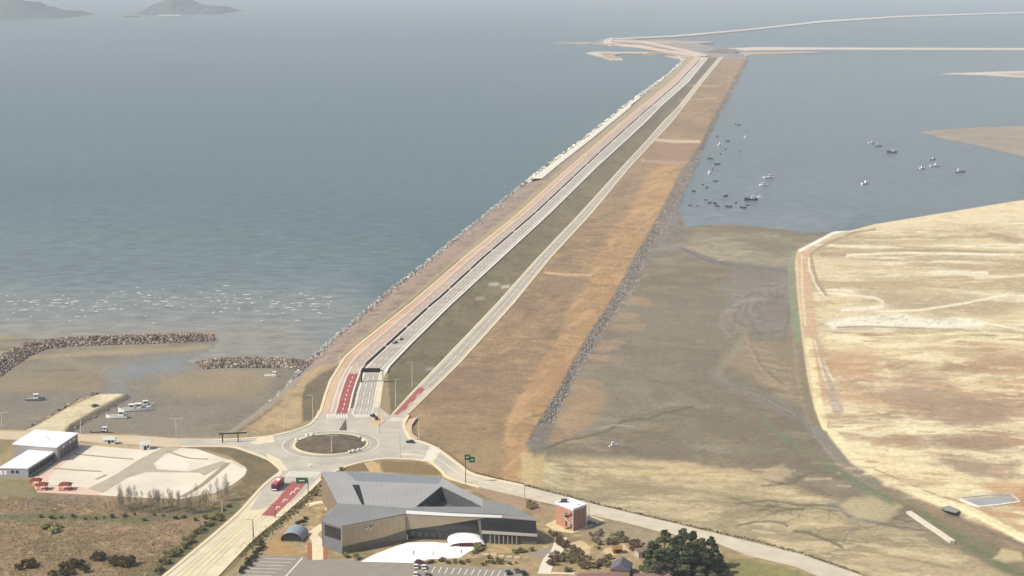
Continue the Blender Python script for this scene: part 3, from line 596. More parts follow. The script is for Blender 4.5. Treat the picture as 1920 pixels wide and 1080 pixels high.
def sheet(name, pts, z, m, parent=None, t=0.0, kind='structure'):
    mb = MB(); q = [Vector((*Pxy(a, b, z), z)) for a, b in pts]
    if t: mb.slab(q, t)
    else: mb.add(q, [tuple(range(len(q)))])
    o = mb.build(name, m)
    if not t:
        bm = bmesh.new(); bm.from_mesh(o.data)
        for f in bm.faces:
            if f.normal.z < 0: f.normal_flip()
        bmesh.ops.triangulate(bm, faces=bm.faces[:], ngon_method='EAR_CLIP'); bm.to_mesh(o.data); bm.free()
    return tag(o, kind=kind)
def catmull(pts, n=6):
    out = []; q = [pts[0]] + list(pts) + [pts[-1]]
    for i in range(1, len(q) - 2):
        for k in range(n):
            t = k / n; out.append(tuple(0.5 * (2 * q[i][d] + (q[i + 1][d] - q[i - 1][d]) * t + (2 * q[i - 1][d] - 5 * q[i][d] + 4 * q[i + 1][d] - q[i + 2][d]) * t * t + (3 * q[i][d] - q[i - 1][d] - 3 * q[i + 1][d] + q[i + 2][d]) * t ** 3) for d in range(2)))
    return out + [tuple(pts[-1])]
def ribbon_mb(pts, w, z, h, mb=None, smooth=True, z0=None):
    """raised band of width w (m) along traced pixels; top at z+h"""
    mb = mb or MB(); pts = catmull(pts) if smooth else pts; c = [Vector((*Pxy(a, b, z), 0)) for a, b in pts]; k = len(mb.v)
    for i, p in enumerate(c):
        d = (c[min(i + 1, len(c) - 1)] - c[max(i - 1, 0)]).normalized(); n = Vector((-d.y, d.x, 0)) * w / 2
        for q, zz in ((p - n, z if z0 is None else z0), (p - n, z + h), (p + n, z + h), (p + n, z if z0 is None else z0)): mb.v.append((q.x, q.y, zz))
    for i in range(len(c) - 1):
        for j in range(3):
            a = k + i * 4 + j; mb.f.append((a, a + 1, a + 5, a + 4))
    mb.f += [(k, k + 3, k + 2, k + 1), tuple(k + (len(c) - 1) * 4 + j for j in range(4))]
    return mb
ROWS = np.concatenate([np.arange(776, 400, -4), np.arange(400, 106.5, -2.5)])
def strip(name, a, fa, b, fb, m, dz, p0=776, p1=107, mb=None, build=True):
    """surface on the causeway between fractions of traced lines: (a0,a1) at fa to (b0,b1) at fb"""
    mb = mb or MB(); k = len(mb.v); n = 0
    rows = [p for p in ROWS if p1 < p < p0]; rows = [p0] + rows + [p1]
    for p in rows:
        zz = rz(p) if max(a[1], b[1]) <= 3 else 4.0
        y = P(960, p, zz).y
        for (i, j), f in ((a, fa), (b, fb)): mb.v.append((off(i, y, f, j), y, (LZ(i, y) * (1 - f) + LZ(j, y) * f) + dz))
        n += 1
    for i in range(n - 1): q = k + 2 * i; mb.f.append((q, q + 1, q + 3, q + 2))
    if not build: return mb
    return tag(mb.build(name, m), kind='structure')
def dashes(name, a, f, w, m, dz, p0, p1, step, length):
    """dashed line: w in metres"""
    mb = MB(); y0 = P(960, p0, 5).y; y1 = P(960, p1, 5).y; y = y0
    while y < y1:
        L = length if step else 1e9
        ys = [y, min(y + L, y1)] if step else list(np.linspace(y0, y1, 150))
        k = len(mb.v)
        for q in ys:
            x = off(a[0], q, f, a[1]); z = LZ(a[0], q) * (1 - f) + LZ(a[1], q) * f + dz
            ww = w * (1 + max(0, q - 900) / 2600)
            mb.v += [(x - ww / 2, q, z), (x + ww / 2, q, z)]
        for i in range(len(ys) - 1): mb.f.append((k + 2 * i, k + 2 * i + 1, k + 2 * i + 3, k + 2 * i + 2))
        if not step: break
        y += step
    return tag(mb.build(name, m), kind='structure')
strip('road_seaward', (1, 2), 0.0, (1, 2), 1.0, M_PINK, 0.12)
strip('road_landward', (2, 3), 0.0, (2, 3), 1.0, M_ASPH, 0.12)
strip('road_lower', (4, 5), 0.0, (4, 5), 1.0, M_LOW, 0.14, p0=782)
strip('cycle_path', (1, 2), 0.06, (1, 2), 0.36, mat('cycle_path', alb(224, 186, 152), 0.9, 0.16, 0.05), 0.15, p0=690)
strip('red_lane', (1, 2), 0.56, (1, 2), 0.92, M_RED, 0.15, p0=775, p1=701)
strip('red_lane', (4, 5), 0.16, (4, 5), 0.56, M_RED, 0.17, p0=778, p1=727)
strip('peach_path', (1, 2), 0.02, (1, 2), 0.30, M_PAVE, 0.15, p0=775, p1=690)
strip('kerb_seaward', (1, 2), -0.02, (1, 2), 0.075, M_KERB, 0.34, p0=776)
strip('path_landward', (2, 3), 0.80, (2, 3), 0.98, M_KERB, 0.18, p0=765, p1=700)
strip('kerb_landward', (2, 3), 0.90, (2, 3), 0.99, M_WHITE, 0.34, p0=700)
strip('kerb_lower', (4, 5), 0.0, (4, 5), 0.11, M_KERB, 0.22); strip('kerb_lower', (4, 5), 0.88, (4, 5), 1.0, M_KERB, 0.22)
strip('median_soil', (1, 2), 0.96, (1, 2), 1.06, M_BROWN, 0.20, p0=766, p1=684)
dashes('road_marking', (1, 2), 0.94, 0.9, M_WHITE, 0.30, 768, 690, 0, 0); dashes('road_marking', (1, 2), 0.53, 0.6, M_WHITE, 0.2, 775, 690, 0, 0)
dashes('road_marking', (2, 3), 0.13, 0.8, M_WHITE, 0.2, 775, 108, 0, 0); dashes('road_marking', (2, 3), 0.76, 0.7, M_WHITE, 0.2, 775, 300, 0, 0)
dashes('road_marking', (2, 3), 0.34, 0.5, M_WHITE, 0.2, 770, 220, 16, 7); dashes('road_marking', (2, 3), 0.55, 0.5, M_WHITE, 0.2, 770, 220, 16, 7)
dashes('road_marking', (1, 2), 0.38, 0.6, M_WHITE, 0.2, 770, 300, 0, 0); dashes('road_marking', (1, 2), 0.66, 0.55, M_WHITE, 0.2, 690, 220, 16, 7)
dashes('road_marking', (1, 2), 0.88, 0.5, M_WHITE, 0.2, 684, 300, 0, 0)
dashes('road_marking', (4, 5), 0.5, 0.45, M_WHITE, 0.24, 775, 250, 18, 9); dashes('road_marking', (4, 5), 0.2, 0.4, M_WHITE, 0.24, 725, 300, 0, 0); dashes('road_marking', (4, 5), 0.8, 0.4, M_WHITE, 0.24, 775, 300, 0, 0)
dashes('road_marking', (1, 2), 0.74, 0.5, M_WHITE, 0.2, 774, 702, 9, 4)

M_WEAR = mat('tyre_wear', alb(186, 176, 160), 0.9, 0.2, 0.1); M_WEARP = mat('tyre_wear_pink', alb(196, 172, 152), 0.9, 0.2, 0.1); M_WEARR = mat('tyre_wear_red', alb(168, 92, 86), 0.9, 0.2, 0.1)
for f in (.19, .29, .40, .50, .61, .71): dashes('wheel_track', (2, 3), f, 0.7, M_WEAR, 0.155, 774, 200, 0, 0)
for f in (.45, .52, .61, .72, .82): dashes('wheel_track', (1, 2), f, 0.7, M_WEARP, 0.152, 690, 200, 0, 0)
for f in (.62, .70, .79, .87): dashes('wheel_track', (1, 2), f, 0.55, M_WEARR, 0.17, 774, 703, 0, 0)
for f in (.27, .4, .6, .73): dashes('wheel_track', (4, 5), f, 0.7, M_WEAR, 0.205, 724, 200, 0, 0)

Z = 4.0
RB = [(330, 824), (430, 823), (500, 817), (546, 807), (576, 797), (592, 784), (600, 771), (660, 771), (713, 765), (731, 779), (765, 779), (757, 797), (762, 812), (770, 823), (790, 829), (815, 839), (834, 852), (862, 873), (842, 897), (828, 884), (813, 871), (796, 864), (740, 860), (700, 863), (655, 873), (628, 884), (602, 896), (560, 900), (521, 893), (526, 880), (505, 863), (470, 849), (430, 838), (340, 837)]
sheet('roundabout_road', RB, Z + 0.10, M_ASPH)
sheet('concrete_road', [(524, 886), (600, 897), (576, 922), (518, 973), (473, 1010), (405, 1080), (340, 1150), (220, 1150), (308, 1080), (358, 1039), (444, 965), (494, 911)], Z + 0.12, M_CONC)
sheet('asphalt_patch', [(528, 884), (600, 896), (560, 938), (545, 950), (470, 956), (494, 913)], Z + 0.14, M_ASPH)
sheet('red_lane', [(548, 902), (574, 906), (552, 932), (514, 968), (490, 966), (520, 936)], Z + 0.16, M_RED)
sheet('east_road', [(862, 873), (890, 890), (983, 911), (1072, 934), (1121, 947), (1285, 986), (1400, 1014), (1501, 1039), (1610, 1077), (1720, 1120), (1640, 1130), (1537, 1082), (1492, 1063), (1400, 1041), (1340, 1017), (1233, 996), (1168, 979), (1103, 965), (1041, 947), (981, 933), (900, 914), (842, 897), (835, 889)], Z + 0.12, mat('east_road', alb(224, 210, 184), 0.9, 0.12, 0.15))
sheet('west_road', [(-60, 808), (60, 809), (150, 814), (250, 816), (330, 822), (430, 822), (440, 836), (340, 838), (310, 838), (267, 835), (150, 828), (-60, 822)], Z + 0.06, mat('west_road', alb(222, 202, 168), 0.9, 0.12, 0.15))
for pts in ([(600, 770), (592, 785), (576, 799), (546, 809), (500, 819), (430, 824), (400, 826)], [(340, 838), (430, 838), (470, 849), (505, 863), (526, 881), (522, 894)],
            [(765, 779), (757, 797), (762, 812), (770, 823), (790, 829), (815, 839), (834, 852), (862, 873), (890, 890), (983, 911)], [(602, 896), (628, 884), (655, 873), (700, 863), (740, 860), (796, 864), (813, 871), (828, 884), (842, 897), (900, 914)]):
    tag(ribbon_mb(pts, 1.7, Z, 0.28).build('kerb', M_KERB), kind='structure')
for pts, w in (([(528, 884), (494, 911), (444, 965), (358, 1039), (300, 1087)], 1.6), ([(603, 896), (577, 922), (519, 973), (474, 1010), (405, 1081)], 2.0)):
    tag(ribbon_mb(pts, w, Z, 0.3).build('kerb', M_KERB), kind='structure')
tag(ribbon_mb([(560, 906), (516, 938), (450, 990), (350, 1080)], 0.5, Z + 0.13, 0.02).build('road_marking', mat('yellow_line', alb(246, 226, 160), 0.9)), kind='structure')
for dx in (-26, -14, -4, 6, 17, 26): tag(ribbon_mb([(476 + dx, 966), (420 + dx, 1013), (345 + dx * 1.3, 1080)], 0.8, Z + 0.125, 0.008).build('wheel_track', mat('wear_conc', alb(224, 206, 168), .9, .2, .1)), kind='structure')
for (x, y) in ((520, 950), (534, 936), (548, 922), (540, 945), (556, 915)):
    mb = MB(); ribbon_mb([(x - 5, y + 6), (x + 1, y)], .5, Z + .165, .02, mb, False); ribbon_mb([(x - 3, y + 1), (x + 2, y - 1), (x + 5, y + 2)], .5, Z + .165, .02, mb, False); tag(mb.build('lane_arrow', M_WHITE), kind='structure')
for dx in (-16, 14): tag(ribbon_mb([(476 + dx, 966), (420 + dx, 1013), (345 + dx * 1.3, 1080)], 0.35, Z + 0.13, 0.02).build('road_marking', M_WHITE), kind='structure')
tag(ribbon_mb([(592, 796), (560, 812), (520, 824), (470, 829)], 0.4, Z + 0.11, 0.02).build('road_marking', M_WHITE), kind='structure')
tag(ribbon_mb([(760, 843), (800, 847), (830, 866), (870, 892), (960, 918)], 0.4, Z + 0.13, 0.02).build('road_marking', M_WHITE), kind='structure')
tag(ribbon_mb([(752, 851), (795, 855)], 2.2, Z + 0.11, 0.15).build('traffic_island', M_KERB), kind='structure')
sheet('splitter_island', [(636, 806), (648, 786), (650, 806)], Z + 0.3, M_BROWN, t=0.3)
sheet('corner_paving', [(692, 795), (700, 780), (716, 776), (722, 790), (708, 799)], Z + 0.3, M_PAVE, t=0.3)
sheet('corner_paving', [(759, 800), (768, 786), (784, 780), (772, 797), (772, 812), (784, 822), (772, 824), (763, 814)], Z + 0.26, M_PAVE, t=0.3)
sheet('island_paving', [(488, 818), (512, 817), (516, 829), (488, 833), (470, 830)], Z + 0.26, M_KERB, t=0.3)
sheet('west_paving', [(500, 850), (526, 862), (540, 882), (528, 884), (505, 864)], Z + 0.22, M_KERB, t=0.2)
sheet('dirt_path', [(682, 868), (700, 864), (712, 874), (716, 886), (694, 886)], Z + 0.05, mat('dirt', alb(212, 180, 128), 0.95, 0.15))
def zebra(pa, pb, half, n, z=Z + 0.16):
    """crossing between two traced kerb points; half = half stripe length in metres"""
    A, B = P(*pa, z), P(*pb, z); d = B - A; L = d.length; d.normalize(); nrm = Vector((-d.y, d.x, 0)); mb = MB(); w = L / n * 0.6
    for i in range(n):
        c = A + d * (L * (i + 0.5) / n)
        q = [c - d * w / 2 - nrm * half, c + d * w / 2 - nrm * half, c + d * w / 2 + nrm * half, c - d * w / 2 + nrm * half]
        mb.add(q, [(0, 1, 2, 3)])
    return tag(mb.build('zebra_crossing', M_WHITE), kind='structure')
zebra((612, 781), (652, 779), 5.0, 8); zebra((662, 779), (706, 775), 5.0, 9); zebra((732, 786), (762, 787), 4.0, 9); zebra((538, 888), (598, 890), 4.2, 12)
zebra((815, 838), (800, 866), 2.6, 8); sheet('crossing_ramp', [(812, 836), (828, 844), (812, 866), (795, 862)], Z + 0.145, M_KERB)
# roundabout island
ICX = P(620, 833, Z); IR = (P(686, 833, Z) - ICX).length
isl = MB(); isl.lathe([(IR + 1.3, 0.05), (IR + 1.3, 0.34), (IR, 0.34), (IR, 0.1)], (ICX.x, ICX.y, Z), 64)
tag(isl.build('island_kerb', M_KERB), kind='structure')
mb = MB(); mb.lathe([(IR - 0.1, 0.05), (IR - 0.2, 0.45), (IR - 4, 0.8), (IR * 0.4, 1.5), (0.5, 1.7)], (ICX.x, ICX.y, Z), 64)
tag(mb.build('island_mound', mat('island_mound', alb(116, 102, 82), 0.95, 0.45, 0.25, bump=0.6, bscale=1.5)), kind='structure')
mb = MB(); mb.lathe([(IR + 6.2, 0.125), (IR + 6.6, 0.125)], (ICX.x, ICX.y, Z), 64); mb.f = mb.f[:-2]
tag(mb.build('road_marking', M_WHITE), kind='structure')
for rr in (3.2, 4.6): 
    mb = MB(); mb.lathe([(IR + rr, 0.118), (IR + rr + .8, 0.118)], (ICX.x, ICX.y, Z), 64); mb.f = mb.f[:-2]; tag(mb.build('wheel_track', M_WEAR), kind='structure')
# courtyard on the left
sheet('courtyard', [(155, 831), (267, 841), (325, 839), (370, 842), (428, 862), (460, 880), (456, 893), (434, 910), (400, 925), (338, 935), (260, 933), (193, 929), (70, 922), (58, 899)], Z + 0.07, M_CREAM)
sheet('forecourt_drive', [(310, 837), (267, 858), (218, 889), (165, 916), (193, 924), (239, 896), (274, 885), (373, 886), (383, 892), (426, 869), (418, 864), (352, 884), (295, 880), (288, 869), (308, 852), (338, 841)], Z + 0.10, mat('drive_grey', alb(198, 184, 160), 0.92, 0.08, 0.2))
sheet('white_pad', [(293, 868), (310, 855), (341, 855), (345, 864), (356, 868), (352, 882), (306, 879)], Z + 0.13, mat('pad_white', alb(252, 240, 216), 0.9, 0.04))
for pts in ([(140, 851), (200, 857), (250, 861)], [(100, 878), (150, 882), (190, 884)], [(428, 868), (400, 892), (375, 912), (340, 932)], [(180, 899), (200, 890)], [(312, 845), (350, 858), (390, 861)]):
    tag(ribbon_mb(pts, 1.5 if pts[0][0] != 428 else 2.4, Z + 0.08, 0.06).build('drain_channel', mat('drain', alb(176, 158, 124), 0.95, 0.15)), kind='structure')
tag(ribbon_mb([(436, 908), (456, 892), (460, 880), (450, 872), (430, 862)], 1.0, Z + 0.07, 0.1).build('kerb', M_KERB), kind='structure')
sheet('pink_paving', [(60, 905), (75, 890), (150, 831), (160, 834), (92, 892), (90, 908), (180, 916), (190, 929), (70, 923)], Z + 0.09, mat('pink_paving', alb(240, 206, 182), 0.9, 0.06))
# museum grounds
sheet('plaza', [(676, 1053), (700, 1040), (742, 1024), (765, 1017), (810, 1016), (862, 1020), (895, 1022), (905, 1027), (880, 1034), (862, 1046), (800, 1049), (790, 1056)], Z + 0.08, M_PLAZA)
sheet('car_park', [(493, 1040), (560, 1043), (680, 1052), (762, 1057), (800, 1058), (955, 1066), (990, 1080), (1010, 1160), (330, 1160), (440, 1080)], Z + 0.06, M_DARKASPH)
mb = MB(); ribbon_mb([(567, 1046), (540, 1076), (510, 1108)], 0.6, Z + 0.07, 0.02, mb, False)
for i in range(8):
    y = 1047 + i * 6.2; x0 = 495 - i * 8.5; ribbon_mb([(x0, y), (560 - i * 9 - 6, y + 1.5)], 0.28, Z + 0.07, 0.02, mb, False)
for i in range(13):
    x = 800 + i * 12.3; y = 1062 + i * 0.75; ribbon_mb([(x + 3, y), (x - 3, y + 11)], 0.35, Z + 0.07, 0.02, mb, False)
tag(mb.build('parking_lines', M_WHITE), kind='structure')
tag(ribbon_mb([(576, 948), (598, 942), (615, 944), (617, 956)], 3.5, Z, 0.1).build('garden_path', M_KERB), kind='structure')
tag(ribbon_mb([(608, 984), (586, 1002), (594, 1014), (596, 1050)], 4.4, Z, 0.1).build('garden_path', M_KERB), kind='structure')
for x in (581, 609): tag(ribbon_mb([(x, 1018), (x, 1050)], 2.0, Z, 0.08).build('planting_bed', mat('bed_red', alb(176, 120, 88), 0.95, 0.25)), kind='structure')
tag(ribbon_mb([(1052, 1008), (1046, 1030), (1030, 1050), (1020, 1076)], 5.0, Z, 0.1).build('garden_path', M_CREAM), kind='structure')
tag(ribbon_mb([(1020, 1074), (1050, 1075), (1078, 1076)], 1.6, Z, 0.14).build('garden_path', M_CREAM), kind='structure')
sheet('garden_clearing', [(1062, 1020), (1090, 1013), (1108, 1026), (1106, 1040), (1080, 1038), (1064, 1032)], Z + 0.06, mat('clearing', alb(226, 198, 152), 0.95, 0.2, 0.3))
sheet('garden_clearing', [(1136, 1028), (1170, 1020), (1182, 1034), (1150, 1042), (1128, 1036)], Z + 0.06, mat('clearing', alb(226, 198, 152)))
sheet('tower_yard', [(1022, 984), (1042, 974), (1080, 968), (1105, 966), (1134, 975), (1096, 992), (1072, 1000), (1040, 995)], Z + 0.06, mat('yard_cream', alb(236, 216, 168), 0.95, 0.12, 0.5))
sheet('service_yard', [(1000, 1030), (1040, 1026), (1046, 1034), (1020, 1044), (990, 1042)], Z + 0.06, M_DARKASPH)

# ------------------------------------------------------------------ long works on the causeway
def wall_along(name, a, f, w, h, m, dz, p0, p1, gaps=None, zf=None):
    mb = MB(); ps = [p0] + [p for p in ROWS if p1 < p < p0] + [p1]
    def ring(p, low=1.0):
        y = P(960, p, rz(p)).y; x = off(a[0], y, f, a[1]); z = LZ(a[0], y) * (1 - f) + LZ(a[1], y) * f + dz
        ww = w * (1 + max(0, y - 1200) / 3500)
        return [(x - ww / 2, y, z - 0.3), (x - ww / 2, y, z + h * low), (x + ww / 2, y, z + h * low), (x + ww / 2, y, z - 0.3)]
    for i in range(len(ps) - 1):
        low = 0.15 if gaps and i % gaps == gaps - 1 else 1.0
        A, B = ring(ps[i], low), ring(ps[i + 1], low); mb.add(A + B, [(0, 1, 5, 4), (1, 2, 6, 5), (2, 3, 7, 6), (0, 3, 2, 1), (4, 5, 6, 7)])
    return mb.build(name, m)
M_DKGREEN = mat('dark_hedge', alb(52, 50, 44), 0.9, 0.3, 0.4)
tag(wall_along('median_barrier', (1, 2), 1.0, 0.75, 0.85, M_DKGREEN, 0.1, 684, 112, 9), 'long dark barrier with gaps running down the middle of the causeway carriageway', 'barrier')
tag(wall_along('parapet_wall', (2, 3), 1.0, 0.7, 0.7, M_WHITE, 0.12, 700, 112), 'low white parapet on the landward edge of the main causeway carriageway', 'wall')
M_SEAWALL = mat('seawall_concrete', alb(244, 238, 214), 0.85, 0.10, 0.2)
mb = MB(); ps = np.arange(337, 182, -1.5)
for i in range(len(ps) - 1):
    ring = []
    for p in (ps[i], ps[i + 1]):
        y = P(960, p, 4).y; x0 = off(0, y, 0.22, 1); w = (LX(1, y) - LX(0, y)) * (0.30 if p > 200 else 0.2); j = 0.10 * w * math.sin(p * 2.1)
        ring += [(x0 + j, y, 1.4), (x0 + j + 1, y, 5.2), (x0 + w, y, 5.4), (x0 + w + 1, y, 3.0)]
    mb.add(ring, [(0, 1, 5, 4), (1, 2, 6, 5), (2, 3, 7, 6)])
tag(mb.build('sea_wall', M_SEAWALL), 'long pale concrete sea wall crest on the seaward slope of the causeway', 'sea wall')

# overhead gantry
gb = P(678, 717, 5.3); gc = P(718, 717, 5.3); gy = gb.y; root = empty('sign_gantry', (gb.x, gy, gb.z)); W = gc.x - gb.x
tag(root, 'dark overhead sign gantry spanning the grey lanes above the roundabout', 'gantry')
M_DARK = mat('dark_metal', alb(40, 38, 36), 0.6, 0.1); M_GALV = mat('galvanised_metal', alb(214, 208, 196), 0.5, 0.06); M_WPAINT = mat('white_paint', (0.78, 0.77, 0.74), 0.45, 0.05, 1.0); M_GLASS = mat('dark_glass', (0.02, 0.025, 0.03), 0.15, 0.2, spec=0.6)
for x in (0, W): MB().box((x, 0, 3.7), (0.8, 0.8, 7.4)).box((x, 0, 0.15), (1.5, 1.5, 0.3)).build('post', M_DARK if x == 0 else M_GALV, root)
MB().box((W / 2, 0, 7.1), (W - 0.85, 0.7, 0.6)).build('beam', M_DARK, root)
MB().box((W * 0.45, -0.7, 7.3), (W * 0.86, 0.5, 2.4)).build('sign_board', M_DARK, root)

# ------------------------------------------------------------------ museum
M_BASE = mat('stone_base', alb(128, 124, 108), 0.8, 0.12, 0.3)
def museum():
    zg = 4.0
    root = empty('museum', P(805, 985, zg)); loc = root.location.copy()
    tag(root, 'large angular museum with folded grey metal roof and tan front wall', 'museum')
    def put(mb, name, m, parent=root):
        par = parent
        mb.v = [tuple(Vector(v) - loc) for v in mb.v]
        return mb.build(name, m, par)
    zf = lambda py: 18.0 - (py - 884) * 3.0 / 68
    V = lambda px, py, z=None: P(px, py, zf(py) if z is None else z)
    M_ROOF = mat('roof_zinc', alb(180, 178, 172), 0.55, 0.07, 0.08, spec=0.4, seam=.16); M_ROOF2 = mat('roof_zinc_shaded', alb(148, 153, 156), 0.55, 0.07, 0.08, spec=0.4, seam=.16); M_ROOF3 = mat('roof_zinc_low', alb(152, 151, 146), 0.55, 0.07, 0.08, spec=0.4, seam=.16)
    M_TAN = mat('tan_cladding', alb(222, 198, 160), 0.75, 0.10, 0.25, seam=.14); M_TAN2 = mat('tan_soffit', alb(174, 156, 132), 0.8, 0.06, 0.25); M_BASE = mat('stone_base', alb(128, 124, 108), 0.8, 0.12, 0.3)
    M_GABLE = mat('gable_brown', alb(146, 128, 110), 0.8, 0.12, 0.3); M_GREY = mat('grey_panel', alb(128, 126, 132), 0.7, 0.08, 0.3); M_COURT = mat('court_grey', alb(108, 108, 106), 0.7, 0.1, 0.2); M_PALE = mat('pale_band', alb(206, 204, 190), 0.7, 0.06)
    A, B, C = V(603, 884), V(829, 896), V(1001, 971, 15.2); F1, F2 = V(634, 944), V(775, 953, 15.0); G1 = V(762, 958, 15.4)
    T, TL, TR = V(827, 912), V(780, 950), V(905, 950); b1, b2 = V(668, 902), V(822, 907.5); A2 = V(648, 884.5)
    R1, R2, R3 = V(863, 915), V(905, 936), V(955, 946)
    mb = MB(); t = 0.6
    for q in ([A, A2, b1, V(690, 946.5), F1], [b1, b2, T, TL, F2, V(745, 951.5), V(690, 946.5)], [b2, B, R1, R2, TR, T]): mb.slab(q, t)
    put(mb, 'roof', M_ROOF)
    mb = MB(); mb.slab([A2, V(700, 886.5), V(782, 891.5), B, b2, b1], t)  # darker, bluer colour stands in for a plane tilted away from light
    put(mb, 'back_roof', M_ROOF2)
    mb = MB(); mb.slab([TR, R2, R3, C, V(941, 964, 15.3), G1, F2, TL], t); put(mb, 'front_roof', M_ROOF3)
    D, E, G = V(605.5, 975.5, 15.4), V(640.5, 986.5, 16.0), V(762, 962.5, 16.0)
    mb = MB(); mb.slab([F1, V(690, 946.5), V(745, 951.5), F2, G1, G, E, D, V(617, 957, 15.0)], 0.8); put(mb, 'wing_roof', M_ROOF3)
    # dark slab laid on the roof as the shade inside a slot
    s0, s1 = V(667, 909), V(682, 946); dv = Vector((3.0, 0, 0)); mb = MB(); up = Vector((0, 0, 0.05))
    mb.slab([s0 - dv * 0.5 + up, s0 + dv * 0.5 + up, s1 + dv * 0.12 + up, s1 - dv * 0.28 + up], 0.3); put(mb, 'roof_slot_shade', M_DARK)
    # sunken triangular court (walls drop below the roof, two screens meet under the apex)
    dn = Vector((0, 0, -6.5)); mb = MB(); mb.add([T, TL, TL + dn, T + dn], [(0, 1, 2, 3)]); put(mb, 'court_wall', M_COURT)
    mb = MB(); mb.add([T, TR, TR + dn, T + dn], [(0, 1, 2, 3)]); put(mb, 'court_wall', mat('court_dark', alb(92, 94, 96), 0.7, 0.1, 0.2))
    mb = MB(); mb.add([TL, TR, TR + dn, TL + dn], [(0, 1, 2, 3)]); put(mb, 'court_wall', M_COURT)
    mb = MB(); mb.slab([T + dn * .96, TL + dn * .96, TR + dn * .96], 0.2); put(mb, 'court_floor', M_COURT)
    mb = MB(); c2 = V(799, 944.0, zf(944) - 2); mb.slab([V(792, 948), V(798, 945), V(806, 949.5), V(800, 950.5)], 1.4); put(mb, 'roof_hatch', M_DARK)
    # outer walls
    g = lambda v: Vector((v.x, v.y, zg)); lo = Vector((0, 0, -0.65))
    def wall(name, a, b, m, th=0.5):
        mb = MB(); mb.panel([a + lo, b + lo, g(b), g(a)], th); return put(mb, name, m)
    wall('gable_wall', A, F1, M_GABLE); wall('side_wall', F1, V(617, 957, 15.0), M_GABLE); wall('side_wall', V(617, 957, 15.0), D, M_GREY)
    wall('rear_wall', A, B, M_GREY); wall('rear_wall', B, R2, M_GREY); wall('rear_wall', R2, C, M_GREY)
    wall('end_wall', D, E, M_GREY)
    Wd = lambda px, py, o=0.05: onplane(px, py, D, E, o)
    mb = MB(); mb.panel([Wd(608.5, 983.5, .25), Wd(637.5, 992, .25), Wd(637.5, 1012.5, .25), Wd(608.5, 1003.5, .25)], 0.2); fr = put(mb, 'window', mat('window_frame_dark', alb(58, 54, 60), 0.5))
    def sub(mb, name, m): mb.v = [tuple(Vector(v) - loc) for v in mb.v]; return mb.build(name, m, fr)
    for k in range(3):
        x0 = 609.3 + k * 9.5; x1 = x0 + 8.6; mb = MB(); q = lambda x, y: Wd(x, y + (x - 608.5) * 0.295, .32)
        mb.panel([q(x0, 984.6), q(x1, 984.6), q(x1, 1002.6), q(x0, 1002.6)], 0.1); sub(mb, 'pane', M_GLASS)
    wall('front_wall', E, G, M_BASE)
    We = lambda px, py, o=0.3: onplane(px, py, E, G, o)
    for q in ([(641, 989), (700, 977.5), (700, 1012), (664, 1019.5), (641, 1026)], [(700.4, 977.4), (760.5, 966), (760.5, 993.5), (720.5, 1007), (700.4, 1011.8)]):
        mb = MB(); mb.panel([We(*p) for p in q], 0.25); put(mb, 'wall_cladding', M_TAN)
    mb = MB()                                              # emblem: white and black slanted strokes
    for q in ([(684, 990.5), (685.8, 990), (688, 993.5), (686.8, 994.2)], [(689.8, 987.5), (691.4, 987.2), (688.3, 994.0), (686.9, 994.2)], [(692.4, 990), (694, 989.6), (696, 992.6), (694.6, 993.4)], [(698.6, 986.2), (700, 986), (696.4, 993.0), (695, 993.4)]): mb.panel([We(a, b, .5) for a, b in q], 0.12)
    em = put(mb, 'wall_emblem', M_WPAINT)
    for q in ([(686.2, 988.6), (688.4, 988.2), (688.4, 990), (687, 990.6)], [(694.4, 986.4), (697.4, 985.6), (697, 988), (695.2, 988.6)]):
        mb = MB(); mb.panel([We(a, b, .5) for a, b in q], 0.12); mb.v = [tuple(Vector(v) - loc) for v in mb.v]; mb.build('dark_stroke', M_DARK, em)
    # entrance side: a long leaning fascia over a recessed glass lobby
    G2, C2 = Vector(G), V(1004.5, 972, 15.6); q0 = G2 + (C2 - G2) * 0.004
    Wr = lambda px, py, o=0.0: onplane(px, py, G2, C2, o)
    mb = MB(); mb.panel([Wr(761.5, 963, -3), Wr(1004, 974, -3), g(Wr(1004, 974, -3)), g(Wr(761.5, 963, -3))], 0.5); put(mb, 'lobby_wall', mat('lobby_dark', alb(96, 98, 92), 0.6, 0.2, 0.3))
    mb = MB(); mb.panel([Wr(761.5, 958, .35), Wr(850, 963.2, .35), Wr(941, 967.0, .35), Wr(941, 971, .35), Wr(850, 968, .35), Wr(761.5, 963.4, .35)], 0.5); put(mb, 'fascia', M_WPAINT)
    mb = MB(); mb.panel([Wr(941.2, 967, .3), Wr(1004, 972, .3), Wr(1004, 976.4, .3), Wr(941.2, 971, .3)], 0.5); put(mb, 'fascia', mat('fascia_mauve', alb(196, 182, 186), 0.5, 0.06))
    mb = MB(); mb.panel([Wr(761.5, 963.8, .1), Wr(850, 968.3, .1), Wr(908, 971.0, .1), Wr(880, 976, .1), Wr(820, 986, .1), Wr(780, 991, .1), Wr(761.5, 993.5, .1)], 0.4); put(mb, 'wall_cladding', M_TAN2)
    mb = MB(); mb.panel([Wr(908.5, 971.4, .1), Wr(1004.5, 976.8, .1), Wr(1007.5, 1001, .1), Wr(903.5, 994, .1), Wr(897, 975, .1)], 0.6); bk = put(mb, 'glass_block', M_GLASS)
    mb = MB(); mb.panel([Wr(790, 990.5, -1.2), Wr(896, 976, -1.2), Wr(900, 988, -1.2), Wr(830, 994, -1.2)], 0.3); put(mb, 'lobby_glazing', M_GLASS)
